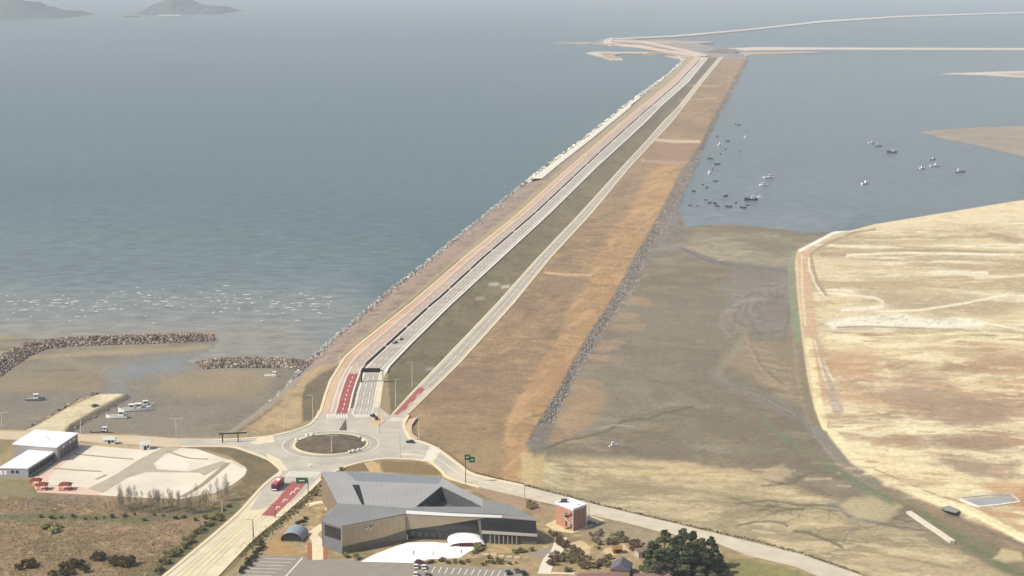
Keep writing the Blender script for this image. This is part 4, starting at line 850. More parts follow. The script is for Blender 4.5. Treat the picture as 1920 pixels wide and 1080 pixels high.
    for k in range(9):
        mb = MB(); x = 770 + k * 13; mb.panel([Wr(x, 996 + k * 0.7, -2.5), Wr(x + 8, 996.4 + k * 0.7, -2.5), Wr(x + 8, 1009, -2.5), Wr(x, 1008.5, -2.5)], 0.2); put(mb, 'lobby_glazing', M_GLASS)
    for x in (752, 757, 763): MB_ = MB(); MB_.panel([Wr(x, 1003, .5), Wr(x + 1.4, 1003, .5), Wr(x + 1.4, 1012, .5), Wr(x, 1012, .5)], .3); put(MB_, 'doorpost', M_KERB)
    mb = MB(); mb.panel([Wr(903, 995, .4), Wr(1007, 1001.6, .4), Wr(1007, 1006.4, .4), Wr(903.5, 1000.6, .4)], 3.4); put(mb, 'pale_band', M_PALE)
    mb = MB(); mb.panel([Wr(905, 1001, -1.0), Wr(1006, 1006.8, -1.0), g(Wr(1006, 1006, -1.0)), g(Wr(905, 1001, -1.0))], 0.4); put(mb, 'lower_wall', M_COURT)
    for k in range(7):
        x = 918 + k * 8.2; mb = MB(); a, b = Wr(x, 1002.4 + k * .5, .1), Wr(x + 2.4, 1002.6 + k * .5, .1); mb.panel([a, b, g(b), g(a)], 0.5); put(mb, 'column', mat('column_grey', alb(160, 158, 146), 0.8))
    mb = MB(); mb.panel([Wr(896, 976, .2), Wr(901, 976, .2), Wr(905, 1012, .2), Wr(902, 1020, .2)], .6); put(mb, 'edge_strip', M_GREY)
museum()

# entrance shell canopy
cc = P(869, 1017, 4.0); root = empty('shell_canopy', cc); tag(root, 'white shell canopy with a dark red underside in front of the museum entrance', 'canopy')
def shell(r_in, z_sc, thick):
    mb = MB(); n = 16; rows = 7
    for i in range(rows):
        for j in range(n + 1):
            u = i / (rows - 1); t = math.pi * j / n; h = 4.6 * math.sin(t) ** 0.8 * (1 - 0.62 * u) + 0.1
            x = -7.4 * math.cos(t) + u * 2.0; y = 6.5 - 12.0 * u
            mb.v.append((x, y, max(0.05, h * z_sc - thick)))
    for i in range(rows - 1):
        for j in range(n): a = i * (n + 1) + j; mb.f.append((a, a + 1, a + n + 2, a + n + 1))
    return mb
shell(1, 1, 0).build('shell', M_WPAINT, root, smooth=True)
mb = MB(); mb.prism([(-1.5, -5.4), (6.6, -5.6), (7.6, -1.5), (4, 1.0)], 0.05, 1.7); mb.build('entrance_recess', mat('dark_red', alb(84, 40, 40), 0.7), root)

# ------------------------------------------------------------------ harbour warehouses
def box_building(name, label, near_l, near_r, far_r, h, walls, rooft, cat, windows=0):
    zt = 4 + h; a, b, c = P(*near_l, zt), P(*near_r, zt), P(*far_r, zt); d = a + (c - b); ctr = (a + c) / 2; root = empty(name, (ctr.x, ctr.y, 4.0)); tag(root, label, cat)
    q = [Vector((v.x - ctr.x, v.y - ctr.y, 0)) for v in (a, b, c, d)]
    MB().prism([(v.x * .985, v.y * .985) for v in q], 0, h - 0.45).build('wall', walls, root)
    MB().prism([(v.x, v.y) for v in q], h - 0.45, h).build('roof', rooft, root)
    return root, q, ctr
M_WROOF = mat('white_roof', (0.80, 0.80, 0.80), 0.6, 0.03, 0.2); M_WWALL = mat('grey_cladding', alb(176, 172, 170), 0.75, 0.06, 0.2); M_WWALL2 = mat('grey_cladding_front', alb(186, 186, 190), 0.75, 0.06, 0.2)
r1, q1, c1 = box_building('warehouse', 'taller rear grey warehouse with flat white roof at the harbour', (23, 832), (107, 838), (146.5, 811.5), 7.4, M_WWALL, M_WROOF, 'warehouse')
r2, q2, c2 = box_building('warehouse', 'lower front grey warehouse with flat white roof and small windows at the end', (-2, 876.5), (52, 877.5), (106.5, 843.5), 4.8, M_WWALL2, M_WROOF, 'warehouse')
def face_boxes(root, q, i, j, spots, w, z0, z1, name, m, t=0.12):
    A, B = q[i] * .985, q[j] * .985; d = (B - A); L = d.length; d.normalize(); n = Vector((d.y, -d.x, 0))
    if n.dot((A + B) / 2) < 0: n = -n
    for s in spots:
        c = A + d * L * s + n * t * 0.5; MB().box((c.x, c.y, (z0 + z1) / 2), (w, t, z1 - z0), math.atan2(d.y, d.x)).build(name, m, root)
face_boxes(r2, q2, 0, 1, (0.45, 0.62), 1.3, 2.2, 3.4, 'window', M_GLASS); face_boxes(r2, q2, 0, 1, (0.06, 0.2), 1.2, 1.2, 3.2, 'door', M_WPAINT)
face_boxes(r2, q2, 1, 2, [0.08 + .12 * k for k in range(8)], 3.0, 1.0, 3.6, 'shutter', M_DARK)
face_boxes(r1, q1, 1, 2, [0.2 + .17 * k for k in range(5)], 3.4, 0.6, 4.4, 'shutter', mat('shutter_grey', alb(120, 112, 110), 0.7)); face_boxes(r1, q1, 1, 2, (0.3, 0.62, 0.8), 1.5, 5.0, 6.0, 'window', M_WPAINT)
MB().box((1, 0, 7.55), (0.5, 9, 0.3), 0.5).build('roof_duct', M_GALV, r1)
def gazebo(px, py, s, label):
    root = empty('gazebo', P(px, py, 4.05)); tag(root, label, 'gazebo', 'red gazebos by the courtyard')
    for x in (-1.9, 1.9):
        for y in (-1.6, 1.6): MB().box((x * s, y * s, 1.3), (0.25, 0.25, 2.6)).build('post', mat('post_brown', alb(120, 60, 44), 0.7), root)
    mb = MB(); mb.add([(-2.7 * s, -2.3 * s, 2.5), (2.7 * s, -2.3 * s, 2.5), (2.7 * s, 2.3 * s, 2.5), (-2.7 * s, 2.3 * s, 2.5), (-1 * s, 0, 3.7), (1 * s, 0, 3.7)], [(3, 2, 1, 0), (0, 1, 5, 4), (1, 2, 5), (2, 3, 4, 5), (3, 0, 4)])
    mb.build('roof', mat('roof_red_brown', alb(140, 66, 50), 0.8, 0.15), root)
    MB().box((0, 0, 0.05), (5.6 * s, 4.4 * s, 0.1)).build('floor', mat('floor_orange', alb(236, 152, 112), 0.9, 0.1), root)
    for y in (-1.2, 1.2): MB().box((0, y * s, 0.45), (3.2 * s, 0.5, 0.12)).box((-1.2 * s, y * s, 0.2), (.15, .4, .4)).box((1.2 * s, y * s, .2), (.15, .4, .4)).build('bench', M_WPAINT, root)
gazebo(68, 910, 1.0, 'red-roofed gazebo at the corner of the front warehouse'); gazebo(80, 918, .95, 'middle red-roofed gazebo of the three beside the courtyard'); gazebo(123, 918, 1.1, 'red-roofed gazebo standing apart on the courtyard edge')
def shed(name, px, py, size, rzv, h, wallm, roofm, label, cat, gable=1.4, door=True):
    root = empty(name, P(px, py, 4.05), rzv); tag(root, label, cat); w, d = size
    MB().box((0, 0, h / 2), (w, d, h)).build('wall', wallm, root)
    e = .35; mb = MB(); mb.add([(-w / 2 - e, -d / 2 - e, h), (w / 2 + e, -d / 2 - e, h), (w / 2 + e, d / 2 + e, h), (-w / 2 - e, d / 2 + e, h), (-w / 2 - e, 0, h + gable), (w / 2 + e, 0, h + gable)], [(3, 2, 1, 0), (0, 1, 5, 4), (1, 2, 5), (2, 3, 4, 5), (3, 0, 4)])
    mb.build('roof', roofm, root)
    if door:
        MB().box((0, -d / 2 - .05, 1.05), (1.2, .1, 2.1)).build('door', M_DARK, root); MB().box((w * .3, -d / 2 - .05, 1.6), (1.0, .1, .9)).build('window', M_GLASS, root)
    return root
shed('harbour_hut', 272, 842, (4.5, 4.0), 0.3, 2.8, M_WPAINT, mat('hut_roof', alb(228, 226, 214), .7), 'small white hut at the corner of the courtyard', 'hut')
shed('harbour_hut', 206, 832, (5.5, 3.0), 0.05, 2.4, M_WPAINT, mat('hut_roof', alb(228, 226, 214)), 'white cabin against the harbour road behind the courtyard', 'cabin')
tag(ribbon_mb([(150, 832), (205, 838), (262, 843)], 0.4, 4.05, 1.6, None, False).build('boundary_wall', mat('wall_beige', alb(206, 186, 148), 0.9, 0.1)), 'low beige wall between the courtyard and the harbour road', 'wall')
# garden pavilion with a barrel opening
pr = P(551, 1011, 4.0); root = empty('pavilion', pr, R(-8)); tag(root, 'small blue-grey pavilion with a dark arched front beside the museum', 'pavilion')
mb = MB(); n = 12
for y in (-4.0, 6.5):
    for j in range(n + 1):
        t = math.pi * j / n; mb.v.append((-4.6 * math.cos(t), y, 0.6 + 3.6 * math.sin(t)))
for j in range(n): mb.f.append((j, j + 1, n + 2 + j, n + 1 + j))
mb.build('roof', mat('pavilion_roof', alb(162, 172, 180), 0.6, 0.05), root)
mb = MB(); mb.add([(-4.3 * math.cos(math.pi * j / n), -3.2, 0.55 + 3.35 * math.sin(math.pi * j / n)) for j in range(n + 1)], [tuple(range(n + 1))]); mb.build('open_front_shade', M_GLASS, root)  # dark sheet stands in for the shade inside the open front
MB().box((0, 1.5, 0.3), (9.2, 9.2, 0.58)).build('base', M_BASE, root)
# brick look-out tower
Nn, Ll, Rr_ = P(1074, 996, 4), P(1042, 983, 4), P(1098.5, 986.5, 4); Bk = Ll + Rr_ - Nn; ctr = (Nn + Bk) / 2; H = 9.0
root = empty('brick_tower', (ctr.x, ctr.y, 4.0)); tag(root, 'square red brick tower with white roof edge and outside stair by the road', 'tower')
q = [Vector((v.x - ctr.x, v.y - ctr.y, 0)) for v in (Ll, Nn, Rr_, Bk)]
M_BR = bpy.data.materials.new('brick'); M_BR.use_nodes = True; nd = M_BR.node_tree.nodes; lk = M_BR.node_tree.links
br = nd.new('ShaderNodeTexBrick'); br.inputs['Scale'].default_value = 2.0; br.inputs['Color1'].default_value = (*alb(212, 152, 124), 1); br.inputs['Color2'].default_value = (*alb(194, 132, 106), 1); br.inputs['Mortar'].default_value = (*alb(214, 180, 156), 1)
tcn = nd.new('ShaderNodeTexCoord'); lk.new(tcn.outputs['Object'], br.inputs['Vector']); lk.new(br.outputs['Color'], nd['Principled BSDF'].inputs['Base Color']); nd['Principled BSDF'].inputs['Roughness'].default_value = .9
MB().prism([(v.x, v.y) for v in q], 0, H).build('wall', M_BR, root)
mb = MB(); o = [v * 1.04 for v in q]; i_ = [v * .93 for v in q]
for k in range(4):
    a, b, c, d = o[k], o[(k + 1) % 4], i_[(k + 1) % 4], i_[k]; mb.prism([(a.x, a.y), (b.x, b.y), (c.x, c.y), (d.x, d.y)], H + .01, H + .95)
mb.build('parapet', M_WPAINT, root)
MB().prism([(v.x * .92, v.y * .92) for v in q], H + .01, H + .15).build('roof', M_WROOF, root)
MB().box((q[0].x * .4 + q[3].x * .4, q[0].y * .4 + q[3].y * .4, H + .8), (2.6, 2.0, 1.2)).build('roof_plant', mat('plant_green', alb(70, 82, 70), .8), root); MB().box((q[2].x * .5, q[2].y * .5, H + .45), (.9, .9, .6)).build('roof_plant', M_GALV, root)
face_boxes(root, [v * 1.016 for v in q], 0, 1, (0.62,), 1.0, 1.2, 3.2, 'window', M_GLASS); face_boxes(root, [v * 1.016 for v in q], 0, 1, (0.62,), 1.0, 5.2, 7.0, 'window', M_GLASS)
d01 = (q[1] - q[0]); nv = Vector((d01.y, -d01.x, 0)).normalized(); nv = -nv if nv.dot(q[0] + q[1]) < 0 else nv
for k in range(3):
    mb = MB(); z0 = .3 + k * 2.7; s0, s1 = (0.58, 0.96) if k % 2 == 0 else (0.96, 0.58)
    a = q[0] + d01 * s0 + nv * .5; b = q[0] + d01 * s1 + nv * .5; mb.add([(a.x, a.y, z0), (b.x, b.y, z0 + 2.6), (b.x, b.y, z0 + 2.8), (a.x, a.y, z0 + .2), (a.x + nv.x * .9, a.y + nv.y * .9, z0), (b.x + nv.x * .9, b.y + nv.y * .9, z0 + 2.6), (b.x + nv.x * .9, b.y + nv.y * .9, z0 + 2.8), (a.x + nv.x * .9, a.y + nv.y * .9, z0 + .2)], [(0, 1, 2, 3), (4, 5, 6, 7), (0, 1, 5, 4), (3, 2, 6, 7), (0, 3, 7, 4), (1, 2, 6, 5)])
    mb.build('stair_flight', mat('stair_grey', alb(214, 196, 180), .8), root)
for k in (1, 2): MB().box((q[k].x * 1.03, q[k].y * 1.03, H / 2), (.3, .3, H)).build('corner_post', M_WPAINT, root)
# houses cut by the lower edge
shed('house', 1165, 1077, (8, 7.5), R(78), 3.2, mat('house_wall', alb(176, 150, 120), .9), mat('slate_roof', alb(116, 114, 122), .7, .1), 'dark grey gabled house in front of the garden', 'house', 2.6)
MR = mat('maroon_roof', alb(148, 112, 106), .85, .14, .4)
shed('house', 1124, 1098, (16, 9), R(4), 3.0, mat('house_wall', alb(176, 150, 120)), MR, 'long maroon-roofed house cut by the bottom edge beside the grey house', 'house', 2.2)
shed('house', 1222, 1099, (13, 9), R(2), 3.0, mat('house_wall', alb(176, 150, 120)), MR, 'maroon-roofed house below the pine trees at the bottom edge', 'house', 2.2)
shed('garden_shed', 1203, 1043, (4.5, 4), R(20), 2.6, mat('shed_white', alb(206, 196, 186), .9), mat('shed_roof', alb(150, 126, 112), .8, .15), 'small pale shed with brown roof beside the pine trees', 'shed', 1.2)
shed('garden_shed', 1157, 1036, (3.4, 3), R(10), 2.0, mat('shed_brown', alb(150, 104, 62), .9), mat('shed_roof_tan', alb(176, 128, 74), .8, .15), 'little brown shed in the sandy garden clearing', 'shed', 1.0)
# near right: shallow concrete basin, long white wall, netting bank
def sheet_t(name, pts, z, m): return sheet(name, pts, z, m)
sheet('basin_floor', [(1806, 937), (1850, 932), (1892, 930), (1902, 938), (1890, 944), (1835, 949), (1822, 944)], 2.5, mat('basin_grey', alb(176, 178, 176), .8, .12, .2))
tag(ribbon_mb([(1800, 937), (1822, 946), (1836, 951), (1870, 948), (1912, 942)], 1.3, 2.4, .5, None, False).build('basin_wall', M_WHITE), 'white concrete edge of the shallow grey basin on the sand', 'wall')
tag(ribbon_mb([(1802, 934), (1850, 929), (1896, 927), (1912, 940)], 0.9, 2.4, .4, None, False).build('basin_wall', mat('pale_blue_edge', alb(206, 214, 214), .8)), 'pale rear edge of the shallow grey basin on the sand', 'wall')
tag(ribbon_mb([(1704, 963), (1730, 981), (1760, 1001), (1786, 1019)], 2.4, 0.2, 1.2, None, False).build('training_wall', mat('wall_worn', alb(236, 228, 206), .9, .15)), 'long white concrete wall beside the green creek bank', 'wall')
sheet('culvert_water', [(1760, 951), (1780, 948), (1800, 956), (1792, 962), (1772, 957)], 2.5, mat('culvert_green', alb(158, 164, 148), .5, .1))
# far island / spits
def spit(name, pts, z, m, kind='structure'):
    mb = MB(); top = [Vector((*Pxy(a, b, z), z)) for a, b in pts]; mb.slab(top, z + 1.5); o = mb.build(name, m)
    return tag(o, kind=kind)
M_SP1 = mat('spit_pale', alb(216, 206, 190), .95, .12, .02); M_SP2 = mat('spit_tan', alb(188, 166, 140), .95, .2, .01); M_SP3 = mat('spit_dark', alb(128, 120, 108), .95, .25, .01)
spit('spit', [(1303, 108), (1285, 110), (1262, 108), (1240, 103), (1205, 101), (1165, 101), (1150, 104), (1168, 109), (1166, 112), (1142, 111), (1118, 105), (1100, 99), (1112, 96.5), (1160, 97), (1215, 97.5), (1250, 98), (1290, 101), (1318, 105)], 2.0, M_SP2)
spit('beach', [(1100, 99), (1114, 97), (1160, 97.2), (1215, 97.7), (1215, 99.3), (1160, 99), (1122, 99.6), (1136, 106), (1124, 105.5)], 2.6, M_SP1); spit('beach', [(1142, 111), (1168, 110.2), (1168, 112.3), (1146, 112.3)], 2.6, M_SP1); spit('beach', [(1240, 101), (1262, 104), (1290, 107), (1275, 109), (1252, 105)], 2.6, M_SP1)
spit('headland', [(1112, 82), (1128, 74), (1145, 70), (1165, 71), (1200, 75), (1240, 74), (1300, 77), (1320, 85), (1350, 92), (1380, 91), (1390, 98), (1400, 110), (1345, 107), (1320, 103), (1280, 99), (1240, 93), (1200, 87), (1150, 85)], 2.4, mat('headland', alb(158, 152, 142), .95, .35, .012))
spit('shore_road', [(1140, 82), (1200, 84), (1240, 92), (1290, 99), (1325, 104), (1312, 106), (1276, 101), (1225, 92), (1190, 86.5), (1140, 84)], 3.0, mat('shore_pink', alb(230, 200, 178), .95, .1, .01))
spit('headland', [(1165, 78), (1230, 76.5), (1330, 77.5), (1340, 80), (1250, 82), (1190, 80.5)], 2.8, M_SP2); spit('shore_road', [(1150, 75), (1210, 77), (1245, 84), (1300, 96), (1330, 103), (1322, 105), (1290, 98.5), (1236, 86), (1200, 79), (1150, 77)], 3.2, mat('shore_pink', alb(230, 200, 178), .95, .1, .01)); spit('dark_scrub', [(1325, 96), (1345, 92), (1372, 92.5), (1386, 96), (1380, 99), (1350, 98.5)], 5.0, M_SP3); spit('dark_scrub', [(1210, 99.5), (1250, 100.5), (1272, 106), (1252, 104)], 3.2, M_SP3)
spit('beach', [(1130, 81), (1134, 74), (1146, 70.5), (1150, 73), (1146, 79), (1160, 82), (1150, 84)], 3.0, M_SP1)
spit('far_causeway', [(1148, 72), (1260, 66.5), (1400, 54.5), (1540, 38.5), (1700, 29), (1930, 22), (1930, 24.0), (1700, 31.5), (1545, 41.5), (1400, 57), (1262, 69), (1160, 73.5)], 3.0, M_SP1)
spit('far_causeway', [(1240, 70), (1340, 60), (1460, 48), (1545, 38), (1500, 46), (1400, 57.5), (1300, 67)], 2.5, M_SP2)
spit('sandbar', [(1366, 90.5), (1420, 88), (1560, 89), (1930, 90), (2100, 91), (2100, 94), (1930, 93.5), (1700, 93.2), (1560, 93), (1400, 94.6)], 1.2, M_SP1)
spit('sandbar', [(1330, 98), (1480, 96), (1560, 97.5), (1470, 101.5), (1410, 102), (1398, 106), (1345, 105)], 1.0, M_SP2)
spit('sandbar', [(1765, 138), (1830, 135.5), (1930, 132.5), (2100, 131), (2100, 150), (1930, 145), (1850, 140.5)], 1.0, M_SP1); spit('sandbar', [(1870, 139), (1930, 136), (2100, 136), (2100, 146), (1930, 143.5)], 1.5, M_SP2)
spit('mudbank', [(1725, 247), (1770, 243), (1840, 238.5), (1930, 236), (2150, 234), (2150, 330), (1930, 296), (1850, 276), (1780, 262)], 0.35, mat('mudbank', alb(166, 153, 134), .95, .2, .02))
spit('sandbar', [(1040, 80), (1100, 78.5), (1125, 80), (1100, 82)], 1.0, M_SP2)
M_ISL = mat('island_woods', alb(92, 100, 96), .95, .3, .01)
def island(name, cx, py, half, peak, label):
    """hilly island: a noisy ridge of real height, base on the sea"""
    c = P(cx, py, 0); s = c.y / CP / FPX; mb = MB(); nx, ny = 60, 24; Wd = half * s; Dp = 420.0
    xs = np.linspace(-1, 1, nx); ys = np.linspace(-1, 1, ny)
    for y in ys:
        for x in xs:
            k = np.interp(x, [p[0] for p in peak], [p[1] for p in peak]); h = k * s * max(0, 1 - y * y) ** .8
            h *= 0.86 + 0.28 * float(vnoise(np.array(x * 9 + cx), np.array(y * 4.0), 4)); mb.v.append((c.x + x * Wd, c.y + 420 + y * Dp, h - 1.0))
    for j in range(ny - 1):
        for i in range(nx - 1): a = j * nx + i; mb.f.append((a, a + 1, a + nx + 1, a + nx))
    o = mb.build(name, M_ISL, smooth=True); tag(o, kind='structure')
island('island', 326, 27, 84, [(-1, 0), (-.86, 8), (-.62, 21), (-.35, 29), (-.1, 27), (.15, 17), (.36, 13), (.5, 8), (.66, 14), (.8, 11), (1, 0)], '')
island('island', 0, 35, 110, [(-1, 30), (-.5, 36), (-.1, 32), (.2, 24), (.45, 14), (.6, 8), (.75, 12), (.85, 6), (1, 0)], '')
spit('beach', [(296, 28.2), (338, 27.6), (338, 29.2), (297, 29.4)], 1.5, M_SP1)
spit('islet', [(222, 29.5), (250, 28.5), (262, 30), (232, 31)], 3, M_SP3)

# ------------------------------------------------------------------ rocks
def ico():
    bm = bmesh.new(); bmesh.ops.create_icosphere(bm, subdivisions=1, radius=1.0); v = np.array([q.co[:] for q in bm.verts]); f = np.array([[w.index for w in q.verts] for q in bm.faces]); bm.free(); return v, f
ICO_V, ICO_F = ico()
def rock_heap(name, pos, size, cols, m, sq=(1, 1, 0.75)):
    """many lumps in one mesh; pos (n,3), size (n,), cols list of sRGB"""
    n = len(pos); nv = len(ICO_V); rot = NPR.rand(n) * 6.283; ca, sa = np.cos(rot), np.sin(rot)
    V = ICO_V[None] * (1 + 0.35 * (NPR.rand(n, nv, 1) - 0.5)) * (np.array(sq) * (0.7 + 0.6 * NPR.rand(n, 1, 3))) * size[:, None, None]
    x = V[..., 0] * ca[:, None] - V[..., 1] * sa[:, None]; y = V[..., 0] * sa[:, None] + V[..., 1] * ca[:, None]
    V = np.stack([x, y, V[..., 2]], -1) + pos[:, None]; F = ICO_F[None] + (np.arange(n) * nv)[:, None, None]
    pal = np.array([alb(*c) for c in cols]); c = pal[NPR.randint(0, len(pal), n)] * (0.8 + 0.4 * NPR.rand(n, 1)); c = np.repeat(c, nv, 0)
    return npmesh(name, V.reshape(-1, 3), F.reshape(-1, 3), m, np.clip(c, .01, .75))
M_ROCK = mat('rock', (1, 1, 1), 0.92, 0.25, 0.8, attr=True)
def slope_pts(i, j, n, p0, p1, f0, f1):
    y0, y1 = P(960, p0, 2).y, P(960, p1, 2).y; t = NPR.rand(n) ** 1.35; y = y0 + (y1 - y0) * t; f = f0 + (f1 - f0) * NPR.rand(n)
    xa, xb = LX(i, y), LX(j, y); za, zb = LZ(i, y), LZ(j, y); x = xa * (1 - f) + xb * f; z = za * (1 - f) + zb * f
    return np.c_[x, y, z], y
pos, y = slope_pts(0, 1, 9000, 688, 330, 0.0, 0.6); pos[:, 2] = np.where(pos[:, 2] < 0, 0.1, pos[:, 2] * 1.05)
tag(rock_heap('riprap', pos, (0.5 + 0.7 * NPR.rand(len(pos)) ** 2) * (1 + (y - 900) / 3000), [(150, 136, 124), (176, 156, 144), (120, 106, 100), (190, 172, 158), (166, 148, 136), (142, 124, 118)], M_ROCK), kind='stuff')
pos, y = slope_pts(0, 1, 1800, 760, 330, -0.03, 0.08); pos[:, 2] = 0.2
tag(rock_heap('riprap', pos, (0.7 + 0.8 * NPR.rand(len(pos))) * (1 + (y - 900) / 2600), [(196, 196, 190), (120, 118, 112), (160, 156, 148)], M_ROCK), kind='stuff')
pos, y = slope_pts(0, 1, 1500, 340, 110, -0.02, 0.2); pos[:, 2] = np.maximum(pos[:, 2], 0.5)
tag(rock_heap('riprap', pos, (1.0 + 1.6 * NPR.rand(len(pos))) * (1 + (y - 1700) / 4000), [(250, 246, 230), (230, 222, 204), (120, 116, 110), (196, 190, 178)], M_ROCK), kind='stuff')
pos, y = slope_pts(6, 7, 3200, 846, 300, 0.0, 1.0); pos[:, 2] = np.maximum(pos[:, 2], 0.15)
tag(rock_heap('riprap', pos, (0.32 + 0.5 * NPR.rand(len(pos)) ** 2) * (1 + (y - 800) / 3200), [(154, 146, 134), (140, 134, 124), (172, 164, 152), (162, 150, 134), (148, 140, 128), (166, 150, 134)], M_ROCK), kind='stuff')
def breakwater(axis, w, h, n, label, cols):
    c = [P(a, b, 0) for a, b in catmull(axis, 8)]; L = [0]
    for i in range(len(c) - 1): L.append(L[-1] + (c[i + 1] - c[i]).length)
    t = NPR.rand(n) * L[-1]; u = NPR.rand(n) * 2 - 1
    x = np.interp(t, L, [q.x for q in c]); y = np.interp(t, L, [q.y for q in c]); dx = np.interp(t + 1, L, [q.x for q in c]) - np.interp(t - 1, L, [q.x for q in c]); dy = np.interp(t + 1, L, [q.y for q in c]) - np.interp(t - 1, L, [q.y for q in c]); q = np.hypot(dx, dy) + 1e-6
    end = np.clip(np.minimum(t, L[-1] - t) / 12, 0.25, 1); z = h * end * (1 - np.abs(u) ** 1.6) + NPR.rand(n) * 0.5
    pos = np.c_[x - dy / q * u * w / 2, y + dx / q * u * w / 2, z]
    o = rock_heap('breakwater', pos, 0.5 + 0.7 * NPR.rand(n) ** 2, cols, M_ROCK); tag(o, label, 'breakwater')
RC = [(144, 128, 114), (176, 160, 140), (118, 102, 92), (190, 174, 150), (136, 118, 108), (96, 84, 76), (154, 136, 122)]
breakwater([(-40, 712), (5, 680), (55, 655), (120, 645), (200, 641), (300, 638), (400, 634)], 22, 3.2, 5200, 'long curved rock breakwater in the muddy cove', RC)
breakwater([(374, 686), (420, 682), (480, 682), (540, 684), (580, 690)], 20, 3.0, 2600, 'short rock breakwater reaching from the causeway bank', RC)
jp = np.array([P(np.interp(t, [0, .35, .7, 1], [236, 200, 160, 125]) + random.gauss(0, 3), np.interp(t, [0, .35, .7, 1], [743, 762, 783, 806]) + random.gauss(0, 2.5), .8)[:] for t in NPR.rand(420)])
tag(rock_heap('riprap', jp, .4 + .5 * NPR.rand(len(jp)), [(156, 138, 126), (136, 116, 108), (190, 172, 150), (120, 104, 94)], M_ROCK), kind='stuff')
jp = np.array([P(np.interp(t, [0, .3, .6, 1], [45, 75, 128, 180]) + random.gauss(0, 2), np.interp(t, [0, .3, .6, 1], [808, 791, 761, 738]) + random.gauss(0, 1.2), 1.6)[:] for t in NPR.rand(160)])
tag(rock_heap('riprap', jp, .35 + .7 * NPR.rand(len(jp)) ** 2, [(90, 80, 70), (130, 116, 98), (214, 196, 160), (70, 62, 56)], M_ROCK), kind='stuff')
# white crests on the shallow water
def foam():
    mb = MB()
    for k in range(210):
        px = random.uniform(0, 635); py = 565 + random.gauss(0, 11) + 6 * math.sin(px / 70)
        if random.random() < .25: py += random.uniform(5, 30)
        if not 530 < py < 612: continue
        c = P(px, py, 0.06); L = random.choice([.7, .9, 1.2, 1.5, 2.0, 3.6]) * (0.7 if py > 585 else 1); n = 9; w = random.uniform(.6, 1.7); pts = []
        for j in range(n): t = 2 * math.pi * j / n; r = random.uniform(.6, 1.15); pts.append((c.x + L * r * math.cos(t), c.y + w * r * math.sin(t) + .25 * L * math.cos(t) * random.uniform(-.3, .3), 0.08))
        mb.add(pts + [(c.x, c.y, 0.35)], [(j, (j + 1) % n, n) for j in range(n)])
    tag(mb.build('surf_foam', mat('foam', (0.46, 0.48, 0.47), 0.7, 0.15, 0.6)), kind='stuff')
foam()

# ------------------------------------------------------------------ boats
M_HULLW = mat('hull_white', (0.72, 0.72, 0.70), 0.4, 0.06); M_HULLB = mat('hull_blue', alb(150, 166, 176), 0.5, 0.08); M_HULLD = mat('hull_dark', alb(64, 60, 58), 0.6, 0.1); M_DECK = mat('deck_grey', alb(190, 180, 160), 0.8, 0.1); M_BOTTOM = mat('boot_dark', alb(60, 52, 50), 0.7, 0.1)
def hull_mb(L, W, D, z0=-0.25, top=True):
    mb = MB(); st = [(-0.5, .82, .95), (-0.3, .96, .92), (0, 1, .95), (.25, .86, 1.05), (.4, .5, 1.2), (.5, .04, 1.4)]; n = 6
    for s, w, h in st:
        hw = W / 2 * w; x = s * L
        for yy, zz in ((-hw, D * h), (-hw * .9, D * .35), (-hw * .45, z0), (hw * .45, z0), (hw * .9, D * .35), (hw, D * h)): mb.v.append((x, yy, zz))
    for i in range(len(st) - 1):
        for j in range(n - 1): a = i * n + j; mb.f.append((a, a + 1, a + n + 1, a + n))
    mb.f.append((0, 1, 2, 3, 4, 5)); mb.f.append(tuple((len(st) - 1) * n + j for j in range(n)))
    return mb
def boat(px, py, L, ang, label, hullm=M_HULLW, cabin=-0.15, mast=True, z=0.25, group=None, cabinm=None, name='boat', cat='boat'):
    root = empty(name, P(px, py, z), R(ang)); tag(root, label, cat, group); W = L * .29; D = L * .12 + .3
    hull_mb(L, W, D).build('hull', hullm, root)
    mb = MB(); k = [(-.49 * L, -.39 * W), (.25 * L, -.41 * W), (.4 * L, -.22 * W), (.4 * L, .22 * W), (.25 * L, .41 * W), (-.49 * L, .39 * W)]; mb.prism(k, D * .7, D * .8); mb.build('deck', M_DECK, root)
    if cabin is not None:
        h = L * .13 + .9; cb = MB().box((cabin * L, 0, D * .8 + h / 2), (L * .24, W * .62, h), top=.9).build('cabin', cabinm or M_HULLW, root); MB().box((cabin * L, 0, D * .8 + h + .08), (L * .28, W * .7, .14)).build('cabin_roof', cabinm or M_HULLW, cb)
        for s in (-1, 1): MB().box((cabin * L, s * W * .3, D * .8 + h * .66), (L * .17, .12, h * .28)).build('window', M_GLASS, cb)
        MB().box((cabin * L + L * .118, 0, D * .8 + h * .66), (.12, W * .46, h * .28)).build('window', M_GLASS, cb)
    if mast: MB().tube([(.12 * L, 0, D * .7), (.12 * L, 0, D + L * .34)], [.11, .07]).build('mast', M_GALV, root)
    return root
boat(66, 751, 11, 4, 'blue-grey fishing boat aground alone left of the sandy jetty', M_HULLB, 0.05)
boat(219, 784, 11.5, 178, 'white boat with square bow lying nearest the jetty tip of the moored boats', M_HULLW, -0.22)
boat(243, 771, 12, 186, 'left white boat of the rafted boats off the jetty', M_HULLW, -0.1); boat(262, 770, 13, 8, 'large white boat in front of the rafted boats off the jetty', M_HULLW, -0.05); boat(271, 763, 10, 14, 'rear white boat with a mast among the rafted boats', M_HULLW, 0.05)
boat(186, 812, 9, 2, 'dark low boat with white cabin alongside the harbour road', M_HULLD, 0.33, False, 0.3)
boat(508, 706, 8, -12, 'small white boat aground under the short breakwater', M_HULLW, 0.3, True)
boat(1150, 837, 4.6, 25, 'small white boat stranded on the open brown mudflat', M_HULLW, -0.1, False, 0.32)
